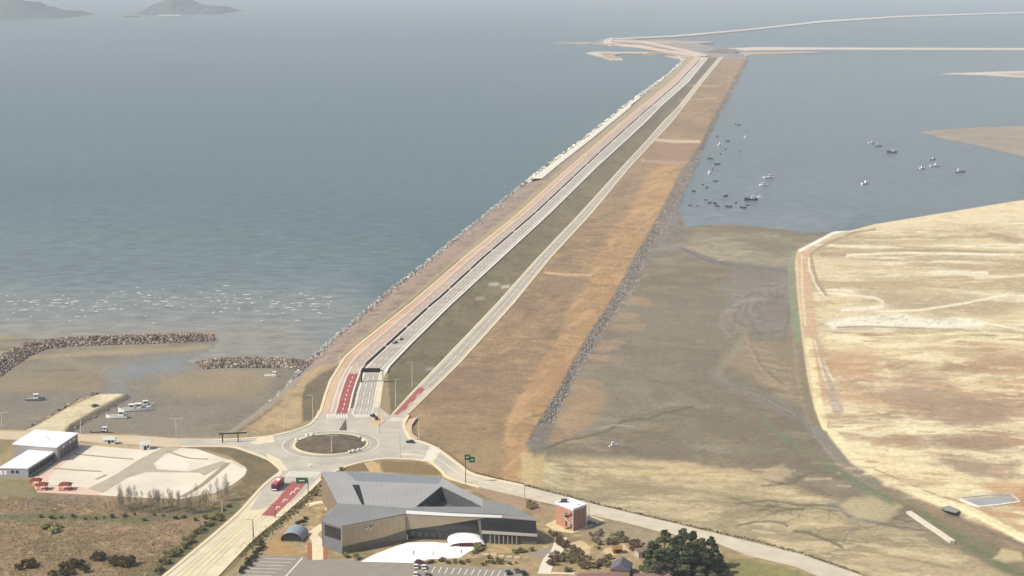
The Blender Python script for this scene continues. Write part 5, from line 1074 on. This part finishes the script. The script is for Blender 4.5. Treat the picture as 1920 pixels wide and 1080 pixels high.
boat(1352, 489, 5.0, 5, 'tiny white boat on the tan mud spit beside the creek', M_HULLW, None, False, 0.3)
RB_ = [(1634, 269, 11, 200, 'white boat at the head of the trio below the brown mudbank'), (1646, 274, 11, 190, 'second white boat of the trio below the brown mudbank'), (1672, 286, 13, 178, 'dark-hulled boat of the trio below the brown mudbank'),
       (1748, 300, 9, 20, 'small boat at the top of the moored group near the right edge'), (1730, 316, 9, 30, 'leftmost white boat of the moored group near the right edge'), (1753, 312, 13, 12, 'white boat in the middle of the moored group near the right edge'), (1800, 323, 13, 8, 'rightmost boat, apart from the moored group'),
       (1622, 345, 12, 40, 'lone boat moored halfway between the causeway and the right shore'), (1440, 334, 13, 195, 'upper boat of the pair moored off the causeway'), (1432, 348, 11, 190, 'lower boat of the pair moored off the causeway'), (1408, 375, 14, 185, 'dark boat with white cabin nearest the tan mud spit'), (1425, 370, 6, 170, 'little white boat beside the dark boat near the mud spit'),
       (1396, 258, 9, 90, 'bright white boat moored farthest up the causeway shore'), (1349, 272, 9, 60, 'white boat close to the upper causeway rocks'), (1330, 325, 9, 70, 'white boat among the dark skiffs by the causeway')]
for i, (px, py, L, a, lb) in enumerate(RB_): boat(px, py, L, a, lb, M_HULLD if i in (2, 10) else (M_HULLB if i in (1, 3, 6) else M_HULLW), 0.12 if i % 2 else -0.12, False, 0.15, 'boats moored in the right bay')
sk = empty('skiff', (0, 0, 0)); hull_mb(7.0, 2.4, 1.1).build('hull', M_HULLD, sk); MB().box((-1, 0, .8), (.6, 1.9, .15)).build('seat', M_DECK, sk); MB().box((-3.4, 0, 1.1), (.7, .6, 1.2)).build('outboard', M_DARK, sk)
for i, (px, py) in enumerate([(1332, 298), (1345, 308), (1351, 289), (1361, 280), (1365, 265), (1387, 285), (1379, 234), (1385, 235), (1342, 340), (1318, 347), (1301, 359), (1324, 375), (1330, 381), (1346, 387), (1361, 368), (1380, 381), (1294, 385), (1394, 390), (1344, 256), (1325, 352), (1308, 386), (1340, 382), (1366, 388), (1336, 318), (1402, 385)]):
    o = sk if i == 0 else copy_tree(sk); o.location = P(px, py, 0.15); o.rotation_euler.z = random.uniform(0, 6.28); s = random.choice([.55, .8, 1.0]); o.scale = (s, s, s)
    tag(o, 'small dark open skiff moored in the shallow water beside the causeway', 'skiff', 'dark skiffs beside the causeway')

# ------------------------------------------------------------------ vehicles
M_TYRE = mat('tyre', alb(50, 48, 46), 0.9); M_CARB = mat('car_black', (0.02, 0.02, 0.022), 0.3, 0.05, spec=.6); M_CARW = mat('car_white', (0.75, 0.74, 0.72), 0.3, 0.03, spec=.6); M_CARR = mat('car_maroon', alb(130, 80, 76), 0.3, 0.03, spec=.6); M_CARG = mat('car_grey', alb(140, 136, 128), 0.3, 0.03, spec=.6); M_LAMP = mat('headlight', (0.7, 0.7, 0.68), 0.2)
def car(px, py, ang, paint, label, z=4.2, kind='car', L=4.5):
    root = empty('parked_car' if kind == 'car' else kind, P(px, py, z), R(ang)); tag(root, label, 'car')
    mb = MB(); pr = [(-.5, .38), (-.5, .78), (-.3, .86), (.22, .86), (.47, .74), (.5, .4)]; n = len(pr)
    for s in (-.88, .88): mb.v += [(x * L, s, zz) for x, zz in pr]
    mb.f = [tuple(range(n))[::-1], tuple(range(n, 2 * n))] + [(i, (i + 1) % n, n + (i + 1) % n, n + i) for i in range(n)]; mb.build('body', paint, root)
    mb = MB(); b = [(-.40, .86), (.22, .86), (.06, 1.42), (-.32, 1.42)]; k = 4
    for s, w in ((-1, 1), (1, 1)): mb.v += [(x * L, s * (.84 if zz < 1 else .66), zz) for x, zz in b]
    mb.f = [(3, 2, 1, 0), (4, 5, 6, 7)] + [(i, (i + 1) % 4, 4 + (i + 1) % 4, 4 + i) for i in range(4)]; mb.build('windows', M_GLASS, root)
    MB().box((-.13 * L, 0, 1.45), (.36 * L, 1.28, .08)).build('roof', paint, root)
    for x in (-.3, .3):
        for s in (-1, 1): MB().tube([(x * L, s * .74, .34), (x * L, s * .92, .34)], [.34, .34], 12).build('wheel', M_TYRE, root)
    for s in (-.6, .6): MB().box((.49 * L, s, .66), (.1, .35, .16)).build('headlight', M_LAMP, root)
    return root
car(769, 830, 165, M_CARB, 'black car leaving the roundabout on its right side'); car(741, 643, 62, M_CARB, 'black car driving on the causeway beyond the gantry', 6.2); car(751, 637, 62, M_CARG, 'grey car just ahead of the black car on the causeway', 6.2)
car(699, 781, 120, M_CARB, 'black car waiting at the crossing at the end of the grey lanes'); car(706, 786, 100, M_CARB, 'second black car on the corner paving beside the lamp post', 4.4)
car(780, 1064, 95, M_CARW, 'white car with dark windows in the car park by the plaza corner'); car(795, 1065, 92, M_CARW, 'white car parked beside the first row of painted bays'); car(787, 1056, 5, M_CARR, 'maroon car parked behind the two white cars'); car(779, 1079, 95, M_CARW, 'white car at the bottom edge below the other parked cars'); car(801, 1079, 92, M_CARG, 'grey car at the bottom edge next to a white car')
car(953, 1075, 100, M_CARB, 'black car in the last bay of the car park'); car(969, 1071, 98, M_CARG, 'dark grey car between two black cars at the car park end'); car(982, 1076, 102, M_CARB, 'black car at the very end beside the garden path'); car(1075, 989, 30, M_CARB, '') if False else None
car(1108, 982, 10, M_CARG, 'grey car in the yard beside the brick tower'); car(178, 762, 60, M_CARG, 'grey car parked on the sandy jetty', 2.7)
def bus():
    a, b = P(512, 923, 4.2), P(530, 905, 4.2); d = b - a; ang = math.atan2(d.y, d.x); root = empty('bus', (a + b) / 2, ang + math.pi); tag(root, 'red coach leaving the roundabout beside the red lane', 'bus'); L, W, H = 11.5, 2.6, 3.3
    Mred = mat('bus_red', alb(214, 96, 84), 0.35, .04, spec=.5); Mdr = mat('bus_dark_red', alb(120, 42, 48), 0.4, .05)
    mb = MB(); pr = [(-.5, .4), (-.5, 3.1), (-.48, 3.3), (.46, 3.3), (.5, 2.9), (.5, .4)]; n = len(pr)
    for s in (-W / 2, W / 2): mb.v += [(x * L, s, z) for x, z in pr]
    mb.f = [tuple(range(n))[::-1], tuple(range(n, 2 * n))] + [(i, (i + 1) % n, n + (i + 1) % n, n + i) for i in range(n)]; mb.build('body', Mdr, root)
    for s in (-1, 1): MB().box((-.2, s * (W / 2 + .02), 2.35), (L * .9, .06, 1.0)).build('side_window', M_GLASS, root)
    MB().box((L * .5 + .0, 0, 2.1), (.1, W * .88, 1.5)).build('windscreen', M_GLASS, root); MB().box((-L * .5, 0, 2.4), (.1, W * .8, .9)).build('rear_window', M_GLASS, root)
    MB().box((0, 0, 3.34), (L * .94, W * .94, .08)).build('roof', Mred, root); MB().box((-1, 0, 3.5), (2.6, 1.6, .25)).build('roof_unit', M_WPAINT, root)
    MB().box((L * .5 + .02, 0, .8), (.08, W * .95, .5)).build('bumper', M_WPAINT, root)
    for x in (-3.4, 3.6):
        for s in (-1, 1): MB().tube([(x, s * 1.1, .5), (x, s * 1.34, .5)], [.5, .5], 12).build('wheel', M_TYRE, root)
    for s in (-.95, .95): MB().box((L * .5 + .05, s, .95), (.1, .35, .2)).build('headlight', M_LAMP, root)
bus()

# ------------------------------------------------------------------ lamps, signs, barriers
M_POLE = mat('lamp_pole', alb(232, 222, 200), 0.5, 0.05); M_POLED = mat('pole_dark', alb(110, 100, 84), 0.6, 0.05); M_GREEN = mat('sign_green', alb(52, 112, 78), 0.5, 0.05)
def lamp(px, py, top, label, z=4.1, arms=((-1, 0),), m=None):
    c = P(px, py, z); d = (c - Vector((0, 0, CAM_H))).length; h = (py - top) * d / FPX / 0.957; root = empty('street_lamp', c); tag(root, label, 'street lamp', 'street lamps')
    m = m or M_POLE; MB().tube([(0, 0, 0), (0, 0, h * .5), (0, 0, h)], [.26, .2, .14], 8).build('pole', m, root); MB().box((0, 0, .2), (.8, .8, .4)).build('base', M_GALV, root)
    for ax, ay in arms:
        v = Vector((ax, ay, 0)).normalized(); MB().tube([(0, 0, h - .1), tuple(v * .9 + Vector((0, 0, h + .25))), tuple(v * 2.2 + Vector((0, 0, h + .4)))], [.1, .09, .08], 6).build('arm', m, root); q = v * 2.6
        MB().box((q.x, q.y, h + .36), (1.0 if abs(ax) > .5 else .4, .4 if abs(ax) > .5 else 1.0, .18)).build('lamp_head', M_GALV, root)
for a in ((535, 806, 757, 'tall pale lamp on the cove bank where the west road meets the roundabout'), (587, 787, 743, 'pale lamp beside the dark grass slope above the roundabout'), (773, 726, 681, 'tall pale lamp on the grass between the two causeway roads'), (742, 763, 713, 'short-armed lamp on the grass wedge beside the upper road'), (786, 824, 779, 'pale lamp at the brown field corner by the lower road'), (711, 813, 756, 'lamp on the roundabout in front of the corner paving'), (750, 858, 812, 'white lamp at the mouth of the east road'), (694, 668, 640, 'lamp on the median of the causeway beyond the gantry'), (983, 936, 897, 'lamp beside the east road behind the museum')):
    lamp(*a, arms=((1, 0),) if a[0] in (742, 786) else ((-1, 0),))
lamp(622, 846, 818, 'lamp standing in the middle of the roundabout island', 5.2, ((-1, 0), (1, 0)))
lamp(331, 818, 787, 'double-armed lamp on the harbour road by the cove', 4.1, ((-1, 0), (1, 0))); lamp(4, 800, 776, 'double-armed lamp at the left edge of the harbour road', 4.1, ((-1, 0), (1, 0))); lamp(152, 812, 778, 'lamp behind the rear warehouse', 4.1)
lamp(475, 1009, 976, 'dark thin lamp on the concrete road edge', 4.2, ((-1, 0),), M_POLED); lamp(417, 966, 940, 'pale thin lamp in the scrub beside the concrete road', 4.0); lamp(1104, 968, 940, 'pale lamp beside the brick tower'); lamp(516, 971, 948, 'dark lamp beside the red lane on the concrete road', 4.2, ((-1, 0),), M_POLED)
def road_sign(px, py, h, arm, bw, bh, label, n=1, m=None):
    root = empty('road_sign', P(px, py, 4.1)); tag(root, label, 'road sign'); MB().tube([(0, 0, 0), (0, 0, h)], [.2, .16], 8).build('post', M_POLED, root)
    MB().tube([(0, 0, h - .4), (arm, 0, h - .4)], [.14, .12], 6).build('arm', M_POLED, root)
    for k in range(n):
        b = MB().box((arm * (.6 if n == 1 else (.25 + .6 * k)), -.3, h - .5 - bh * (.0 + .45 * k)), (bw, .18, bh)).build('sign_board', m or M_GREEN, root)
        MB().box((arm * (.6 if n == 1 else (.25 + .6 * k)), -.42, h - .5 - bh * (.0 + .45 * k)), (bw * .5, .05, bh * .12)).build('lettering', M_WPAINT, b)
road_sign(873, 906, 13.0, 3.6, 2.6, 2.6, 'tall dark post with two green direction boards beside the east road', 2)
road_sign(578, 925, 6.6, -4.6, 5.2, 2.7, 'green overhead direction sign above the red lane of the concrete road')
root = empty('round_sign', P(583, 876, 4.1)); tag(root, 'small white sign on a dark post at the near side of the roundabout', 'road sign'); MB().tube([(0, 0, 0), (0, 0, 2.6)], [.12, .1], 8).build('post', M_DARK, root); MB().box((-.5, -.1, 1.5), (1.6, .12, 1.3)).build('sign_board', M_WPAINT, root)
root = empty('height_bar', P(437, 829, 4.1)); tag(root, 'dark height limit bar on two posts over the west road', 'height bar'); MB().box((0, 0, 4.6), (14, .6, .7), .18).build('beam', mat('bar_brown', alb(90, 74, 56), .7), root)
for x in (-5, 2.5): MB().box((x, x * .18, 2.1), (.5, .5, 4.2)).build('post', M_DARK, root)
for i, (px, py) in enumerate([(575, 818), (585, 816.5), (556, 826), (672, 845), (662, 847), (655, 848.5), (682, 828), (674, 821)]):
    root = rock_heap('boulder', np.array([[0, 0, .5]]), np.array([1.1]), [(250, 240, 222)], M_ROCK); root.location = P(px, py, 4.35); tag(root, 'whitish boulder on the rim of the roundabout island', 'boulder', 'boulders on the roundabout rim')
for i in range(5):
    root = MB().box((0, 0, .3), (2.6, 1.0, .6), top=.94).build('stone_bench', mat('bench_stone', alb(240, 220, 184), .85, .08)); root.location = P(911 + i * 14.5, 1041 + i * 1.4, 4.0); tag(root, 'pale stone bench in the row between the car park and the museum', 'bench', 'stone benches by the car park')

# people on the plaza
def person(px, py, ang, label, top, leg):
    root = empty('person', P(px, py, 4.1), R(ang)); tag(root, label, 'person')
    me = bpy.data.meshes.new('person'); J = [(0, 0, .95, .15), (0, 0, 1.2, .16), (0, 0, 1.42, .14), (0, 0, 1.5, .06), (0, .02, 1.63, .105), (0, .01, 1.75, .07), (.1, 0, .88, .1), (.11, .03, .48, .07), (.11, 0, .06, .05), (.12, .14, .04, .05), (-.1, 0, .88, .1), (-.11, -.06, .48, .07), (-.12, -.12, .06, .05), (-.12, .02, .04, .05), (.22, 0, 1.38, .065), (.28, 0, 1.1, .05), (.27, .12, .88, .04), (-.22, 0, 1.38, .065), (-.28, 0, 1.1, .05), (-.27, .1, .88, .04)]
    E = [(0, 1), (1, 2), (2, 3), (3, 4), (4, 5), (0, 6), (6, 7), (7, 8), (8, 9), (0, 10), (10, 11), (11, 12), (12, 13), (2, 14), (14, 15), (15, 16), (2, 17), (17, 18), (18, 19)]
    me.from_pydata([j[:3] for j in J], E, []); o = bpy.data.objects.new('body', me); SC.collection.objects.link(o); o.parent = root; me.materials.append(top)
    md = o.modifiers.new('skin', 'SKIN'); me.skin_vertices.new() if not me.skin_vertices else None
    for i, j in enumerate(J): me.skin_vertices[0].data[i].radius = (j[3], j[3])
    me.skin_vertices[0].data[0].use_root = True; o.modifiers.new('sub', 'SUBSURF').levels = 1; o.modifiers['sub'].render_levels = 1
    h = MB().lathe([(.02, 1.83), (.10, 1.77), (.125, 1.68), (.11, 1.6)][::-1], (0, -.01, 0), 10).build('hair', M_DARK, root, smooth=True)
    MB().lathe([(.1, .06), (.12, .5), (.2, .95)], (0, 0, 0), 10).build('trousers', leg, root, smooth=True)
MC1 = mat('cloth_dark', alb(60, 58, 62), .9); MC2 = mat('cloth_blue', alb(90, 104, 120), .9)
person(776, 1040, 20, 'person in dark clothes standing in the middle of the white plaza', MC1, MC1); person(812, 1040, 100, 'person in blue-grey top walking across the white plaza', MC2, MC1); person(865, 1038, 60, 'person in blue-grey clothes near the shrubs at the plaza edge', MC2, MC2)

# ------------------------------------------------------------------ vegetation
def leaf_mesh(name, cen, rad, n, size, cols, m, seed, flat=.8, up=0.4):
    """n small leaf quads spread through clumps: cen (k,3), rad (k,)"""
    rs = np.random.RandomState(seed); k = rs.randint(0, len(cen), n); d = rs.normal(size=(n, 3)); d /= np.linalg.norm(d, axis=1)[:, None]; r = rs.rand(n) ** .45
    p = cen[k] + d * (rad[k] * r)[:, None] * np.array([1, 1, flat]); a = rs.normal(size=(n, 3)); a /= np.linalg.norm(a, axis=1)[:, None]; b = np.cross(a, rs.normal(size=(n, 3)) + np.array([0, 0, up])); b /= np.linalg.norm(b, axis=1)[:, None] + 1e-6
    s = size * (.6 + .8 * rs.rand(n, 1)); V = np.stack([p - a * s, p + b * s * .45, p + a * s, p - b * s * .45], 1).reshape(-1, 3); F = np.arange(n * 4).reshape(n, 4)
    pal = np.array([alb(*c) for c in cols]); cc = pal[rs.randint(0, len(pal), len(cen))][k] * (.75 + .5 * rs.rand(n, 1)); return V, F, np.repeat(np.clip(cc, .01, .7), 4, 0), m, name
def put_leaf(t, parent=None):
    V, F, c, m, name = t; o = npmesh(name, V, F, m, c)
    if parent is not None: o.parent = parent
    return o
M_LEAF = mat('leaf', (1, 1, 1), 0.85, 0.2, 2.0, attr=True, spec=.1); M_BARK = mat('bark', alb(120, 104, 86), 0.9, 0.2); M_TWIG = mat('twig', alb(172, 156, 138), 0.9, 0.2)
PINE = [(104, 112, 80), (84, 96, 70), (118, 122, 86), (72, 84, 64), (126, 122, 90)]
def pine(kind, h):
    rs = np.random.RandomState(40 + kind); root = empty('pine_tree', (0, 0, 0)); MB().tube([(0, 0, 0), (.15, .1, h * .5), (.1, 0, h * .96)], [.28, .2, .05], 7).build('trunk', M_BARK, root)
    cen = []; rad = []
    for q in range(46):
        t = rs.rand() ** .8; z = h * (.08 + .9 * t); R_ = h * .29 * (1 - t) ** .8 + .3; a = rs.rand() * 6.28; r = R_ * (.35 + .65 * rs.rand()); cen.append((r * math.cos(a), r * math.sin(a), z)); rad.append(.5 + .75 * (1 - t))
    cen.append((0, 0, h * .98)); rad.append(.45)
    mb = MB()
    for c in cen[::3]: mb.tube([(0.1, 0, c[2] - .5), tuple(c)], [.08, .03], 4)
    br = mb.build('limbs', M_BARK, root); put_leaf(leaf_mesh('crown', np.array(cen), np.array(rad), 6500, .34, PINE, M_LEAF, kind), root); return root
protos = [pine(k, 13.0) for k in range(3)]; used = [False] * 3
for i, (px, py, top, lb) in enumerate([(1222, 1074, 1016, 'leftmost dark pine of the clump by the east road'), (1246, 1064, 996, 'tall dark pine on the left of the clump'), (1262, 1080, 1012, 'pine at the front left of the clump'), (1280, 1062, 993, 'tallest pine in the middle of the clump'), (1298, 1066, 998, 'tall pine right of the middle of the clump'), (1290, 1088, 1020, 'front pine in the middle of the clump cut by the bottom edge'), (1314, 1070, 1011, 'dark pine right in the clump'), (1332, 1066, 1008, 'slim pine at the right end of the clump'), (1322, 1086, 1030, 'low pine at the front right of the clump'), (1238, 1090, 1030, 'front left pine of the clump cut by the bottom edge'), (1347, 1078, 1038, 'short pine on the right fringe of the clump'), (1266, 1058, 1008, 'pine at the back of the clump nearest the road')]):
    k = i % 3; o = protos[k] if not used[k] else copy_tree(protos[k]); used[k] = True; c = P(px, py, 4); d = (c - Vector((0, 0, CAM_H))).length; s = (py - top) * d / FPX / .95 / 13.0; w = random.uniform(1.35, 1.7)
    o.location = c; o.rotation_euler = (0, 0, random.uniform(0, 6.28)); o.scale = (s * w, s * w, s); tag(o, lb, 'pine tree', 'pines by the east road')
def bare(kind):
    rs = random.Random(kind); root = empty('bare_tree', (0, 0, 0)); h = 9.0; MB().tube([(0, 0, 0), (rs.uniform(-.2, .2), 0, h * .5), (rs.uniform(-.3, .3), .1, h)], [.10, .07, .02], 5).build('trunk', M_TWIG, root); mb = MB()
    for k in range(30):
        z = h * rs.uniform(.3, .95); a = rs.uniform(0, 6.28); L = (h - z) * .4 + .9; e = (L * .55 * math.cos(a), L * .55 * math.sin(a), z + L * .95); m = tuple(q * .5 for q in (e[0], e[1])) + ((z + e[2]) / 2 - .1,); mb.tube([(0, 0, z), m, e], [.035, .025, .012], 3, False)
        for j in range(2): mb.tube([m, (m[0] + rs.uniform(-.7, .7), m[1] + rs.uniform(-.7, .7), m[2] + L * .5)], [.018, .01], 3, False)
    mb.build('crown', M_TWIG, root); return root
bp = [bare(k) for k in range(3)]; used = [False] * 3; rs = random.Random(5); spots = []
for k in range(84):
    t = rs.random(); px = 224 + 205 * t; py = np.interp(px, [224, 300, 360, 430], [958, 960, 962, 938]) + rs.uniform(-9, 4); spots.append((px, py))
spots += [(60 + rs.uniform(-30, 40), 955 + rs.uniform(-12, 10)) for k in range(10)] + [(180 + rs.uniform(-20, 40), 955 + rs.uniform(-8, 8)) for k in range(6)]
for i, (px, py) in enumerate(spots):
    k = i % 3; o = bp[k] if not used[k] else copy_tree(bp[k]); used[k] = True; c = P(px, py, 4); s = rs.uniform(.5, 1.2) * (1 if px > 220 else .5); o.location = c; o.rotation_euler = (0, 0, rs.uniform(0, 6.28)); o.scale = (s, s, s)
    tag(o, 'leafless thin tree in the scrub row below the courtyard' if px > 220 else 'low leafless tree in the scrub below the gazebos', 'bare tree', 'bare trees below the courtyard' if px > 220 else 'low bare trees below the gazebos')
def shrub(kind, cols):
    rs = np.random.RandomState(70 + kind); root = empty('shrub', (0, 0, 0)); n = 9; cen = np.c_[rs.normal(0, .55, n), rs.normal(0, .5, n), .5 + rs.rand(n) * .8]; rad = .4 + .3 * rs.rand(n)
    mb = MB()
    for c in cen[:5]: mb.tube([(0, 0, 0), tuple(c)], [.07, .03], 4)
    mb.build('stems', M_BARK, root); put_leaf(leaf_mesh('foliage', cen, rad, 700, .2, cols, M_LEAF, 90 + kind), root); return root
def scatter(cols, kinds, spots, smin, smax, label, group, cat='shrub'):
    pr = [shrub(kinds * 10 + k, cols) for k in range(2)]; u = [False, False]
    for i, (px, py) in enumerate(spots):
        k = i % 2; o = pr[k] if not u[k] else copy_tree(pr[k]); u[k] = True; s = random.uniform(smin, smax); o.location = P(px, py, 4); o.rotation_euler = (0, 0, random.uniform(0, 6.28)); o.scale = (s, s, s * random.uniform(.8, 1.15)); tag(o, label, cat, group)
scatter([(112, 102, 70), (96, 86, 60), (128, 114, 80)], 1, [(50, 1064), (58, 1060), (62, 1063), (36, 1067), (124, 1072), (132, 1066), (140, 1058), (146, 1062), (120, 1078), (185, 1048), (181, 1052), (190, 1050), (218, 1058), (235, 1064), (230, 1060), (240, 1060), (118, 1066), (98, 1080), (130, 1078), (160, 1072)], 1.3, 2.3, 'dark olive bush in the brown field at the lower left', 'dark bushes in the lower left field')
scatter([(176, 181, 120), (149, 156, 98), (203, 198, 139)], 2, [(84, 992), (92, 988), (100, 992), (105, 998), (110, 990), (98, 1000)], 1.0, 1.8, 'yellow-green bush clumped in the middle of the brown field', 'yellow-green bushes in the field')
scatter([(125, 134, 88), (103, 115, 78), (149, 149, 95), (164, 142, 100)], 3, [(428 - k * 6.2 + random.uniform(-7, 3), 958 + k * 5.4 + random.uniform(-7, 3)) for k in range(22)], .9, 1.7, 'green bush along the left verge of the concrete road', 'bushes along the concrete road')
scatter([(137, 144, 98), (117, 127, 88)], 4, [(80 + k * 19 + random.uniform(-4, 4), 972 + random.uniform(-6, 5)) for k in range(17)], .6, 1.2, 'low green bush in the hedge line across the field', 'hedge bushes across the field')
scatter([(93, 95, 61), (120, 110, 71), (76, 76, 54)], 5, [(452 + k * 5.6, 1074 - k * 6.8) for k in range(8)] + [(490, 1020), (560, 986), (566, 980), (572, 974)], 1.0, 1.5, 'dark rounded shrub in the row between concrete road and car park', 'shrubs beside the car park')
scatter([(144, 136, 90), (122, 112, 76), (176, 146, 104), (156, 134, 94)], 6, [(900 + 70 * random.random(), 1046 + 14 * random.random()) for k in range(14)] + [(800 + 95 * random.random(), 1052 + 6 * random.random()) for k in range(14)], .5, 1.0, 'rusty and green bedding shrub between the plaza and car park', 'bedding shrubs by the car park')
scatter([(151, 159, 103), (125, 132, 86), (178, 171, 112)], 7, [(900, 1030), (896, 1034), (888, 1038), (893, 1026), (660, 1032), (680, 1030), (720, 1020), (735, 1018), (650, 1046), (668, 1048), (975, 1036), (985, 1035), (996, 1034), (965, 1037)], .9, 1.5, 'green shrub planted close to the museum front', 'shrubs at the museum front')
scatter([(140, 138, 100), (122, 120, 84), (164, 146, 112), (146, 126, 98)], 8, [(1108 + 60 * random.random(), 1000 + 30 * random.random()) for k in range(14)] + [(1040 + 50 * random.random(), 1036 + 36 * random.random()) for k in range(16)] + [(1090 + 60 * random.random(), 1046 + 20 * random.random()) for k in range(12)] + [(1030 + 30 * random.random(), 1000 + 14 * random.random()) for k in range(6)], .8, 1.8, 'mixed garden shrub on the sandy ground right of the museum', 'garden shrubs right of the museum')
scatter([(128, 108, 84), (108, 94, 72), (146, 122, 94)], 9, [(1056, 1024), (1050, 1022), (1060, 1028), (1190, 1032), (1198, 1028), (1186, 1024), (1040, 1052), (1036, 1060), (1194, 1022)], 1.2, 1.9, 'reddish-brown bush in the museum garden', 'brown bushes in the garden')
scatter([(166, 146, 116), (184, 160, 126), (142, 124, 98)], 10, [(988 + 16 * random.random(), 944 + 12 * random.random()) for k in range(8)] + [(606, 892), (604, 898), (600, 912), (590, 930), (640, 882)], .8, 1.3, 'russet shrub on the bank behind the museum', 'russet shrubs behind the museum')
# dry grass and brush over the field (uncountable)
def brush():
    n = 3000; px = NPR.rand(n) * 520 - 30; py = 925 + NPR.rand(n) * 160; ok = [(inside(np.array([a]), np.array([b]), [(-40, 930), (190, 938), (340, 944), (425, 950), (330, 1050), (290, 1090), (-40, 1090)])[0]) for a, b in zip(px, py)]; px, py = px[ok], py[ok]
    c = np.array([P(a, b, 4.15)[:] for a, b in zip(px, py)]); r = .2 + .4 * NPR.rand(len(c)) ** 2
    put = leaf_mesh('brush', c, r, len(c) * 8, .22, [(166, 142, 108), (146, 122, 92), (126, 106, 80), (180, 158, 122), (128, 118, 80), (152, 122, 94)], M_LEAF, 5, .7); tag(put_leaf(put), kind='stuff')
    pts = [(450 + 150 * t + random.gauss(0, 5), 1040 - 125 * t + random.gauss(0, 4)) for t in NPR.rand(700)]
    c = np.array([P(a, b, 4.1)[:] for a, b in pts]); tag(put_leaf(leaf_mesh('brush', c, .3 + .4 * NPR.rand(len(c)), len(c) * 8, .28, [(112, 104, 66), (90, 84, 56), (140, 122, 82)], M_LEAF, 6, .7)), kind='stuff')
    pts = [(x, np.interp(x, [892, 985, 1072, 1121, 1285, 1400, 1501, 1610], [888, 910, 933, 946, 985, 1011, 1037, 1075]) + random.gauss(-1, 1.2)) for x in 892 + 720 * NPR.rand(900)]
    c = np.array([P(a, b, 3.6)[:] for a, b in pts]); tag(put_leaf(leaf_mesh('verge_grass', c, .25 + .35 * NPR.rand(len(c)), len(c) * 7, .26, [(118, 104, 68), (96, 86, 58), (146, 128, 88)], M_LEAF, 8, .7)), kind='stuff')
brush()

# ------------------------------------------------------------------ air
def make_haze():
    mb = MB(); mb.box((0, 30000, 145.0), (160000, 80000, 310.0))
    m = bpy.data.materials.new('haze_air'); m.use_nodes = True; n = m.node_tree.nodes; l = m.node_tree.links
    out = [q for q in n if q.type == 'OUTPUT_MATERIAL'][0]
    for q in list(n):
        if q.type == 'BSDF_PRINCIPLED': n.remove(q)
    v = n.new('ShaderNodeVolumePrincipled'); v.inputs['Color'].default_value = (0.90, 0.94, 1.0, 1); v.inputs['Density'].default_value = HAZE_DENSITY
    v.inputs['Anisotropy'].default_value = 0.0
    l.new(v.outputs['Volume'], out.inputs['Volume'])
    tag(mb.build('haze', m), kind='stuff')
make_haze()
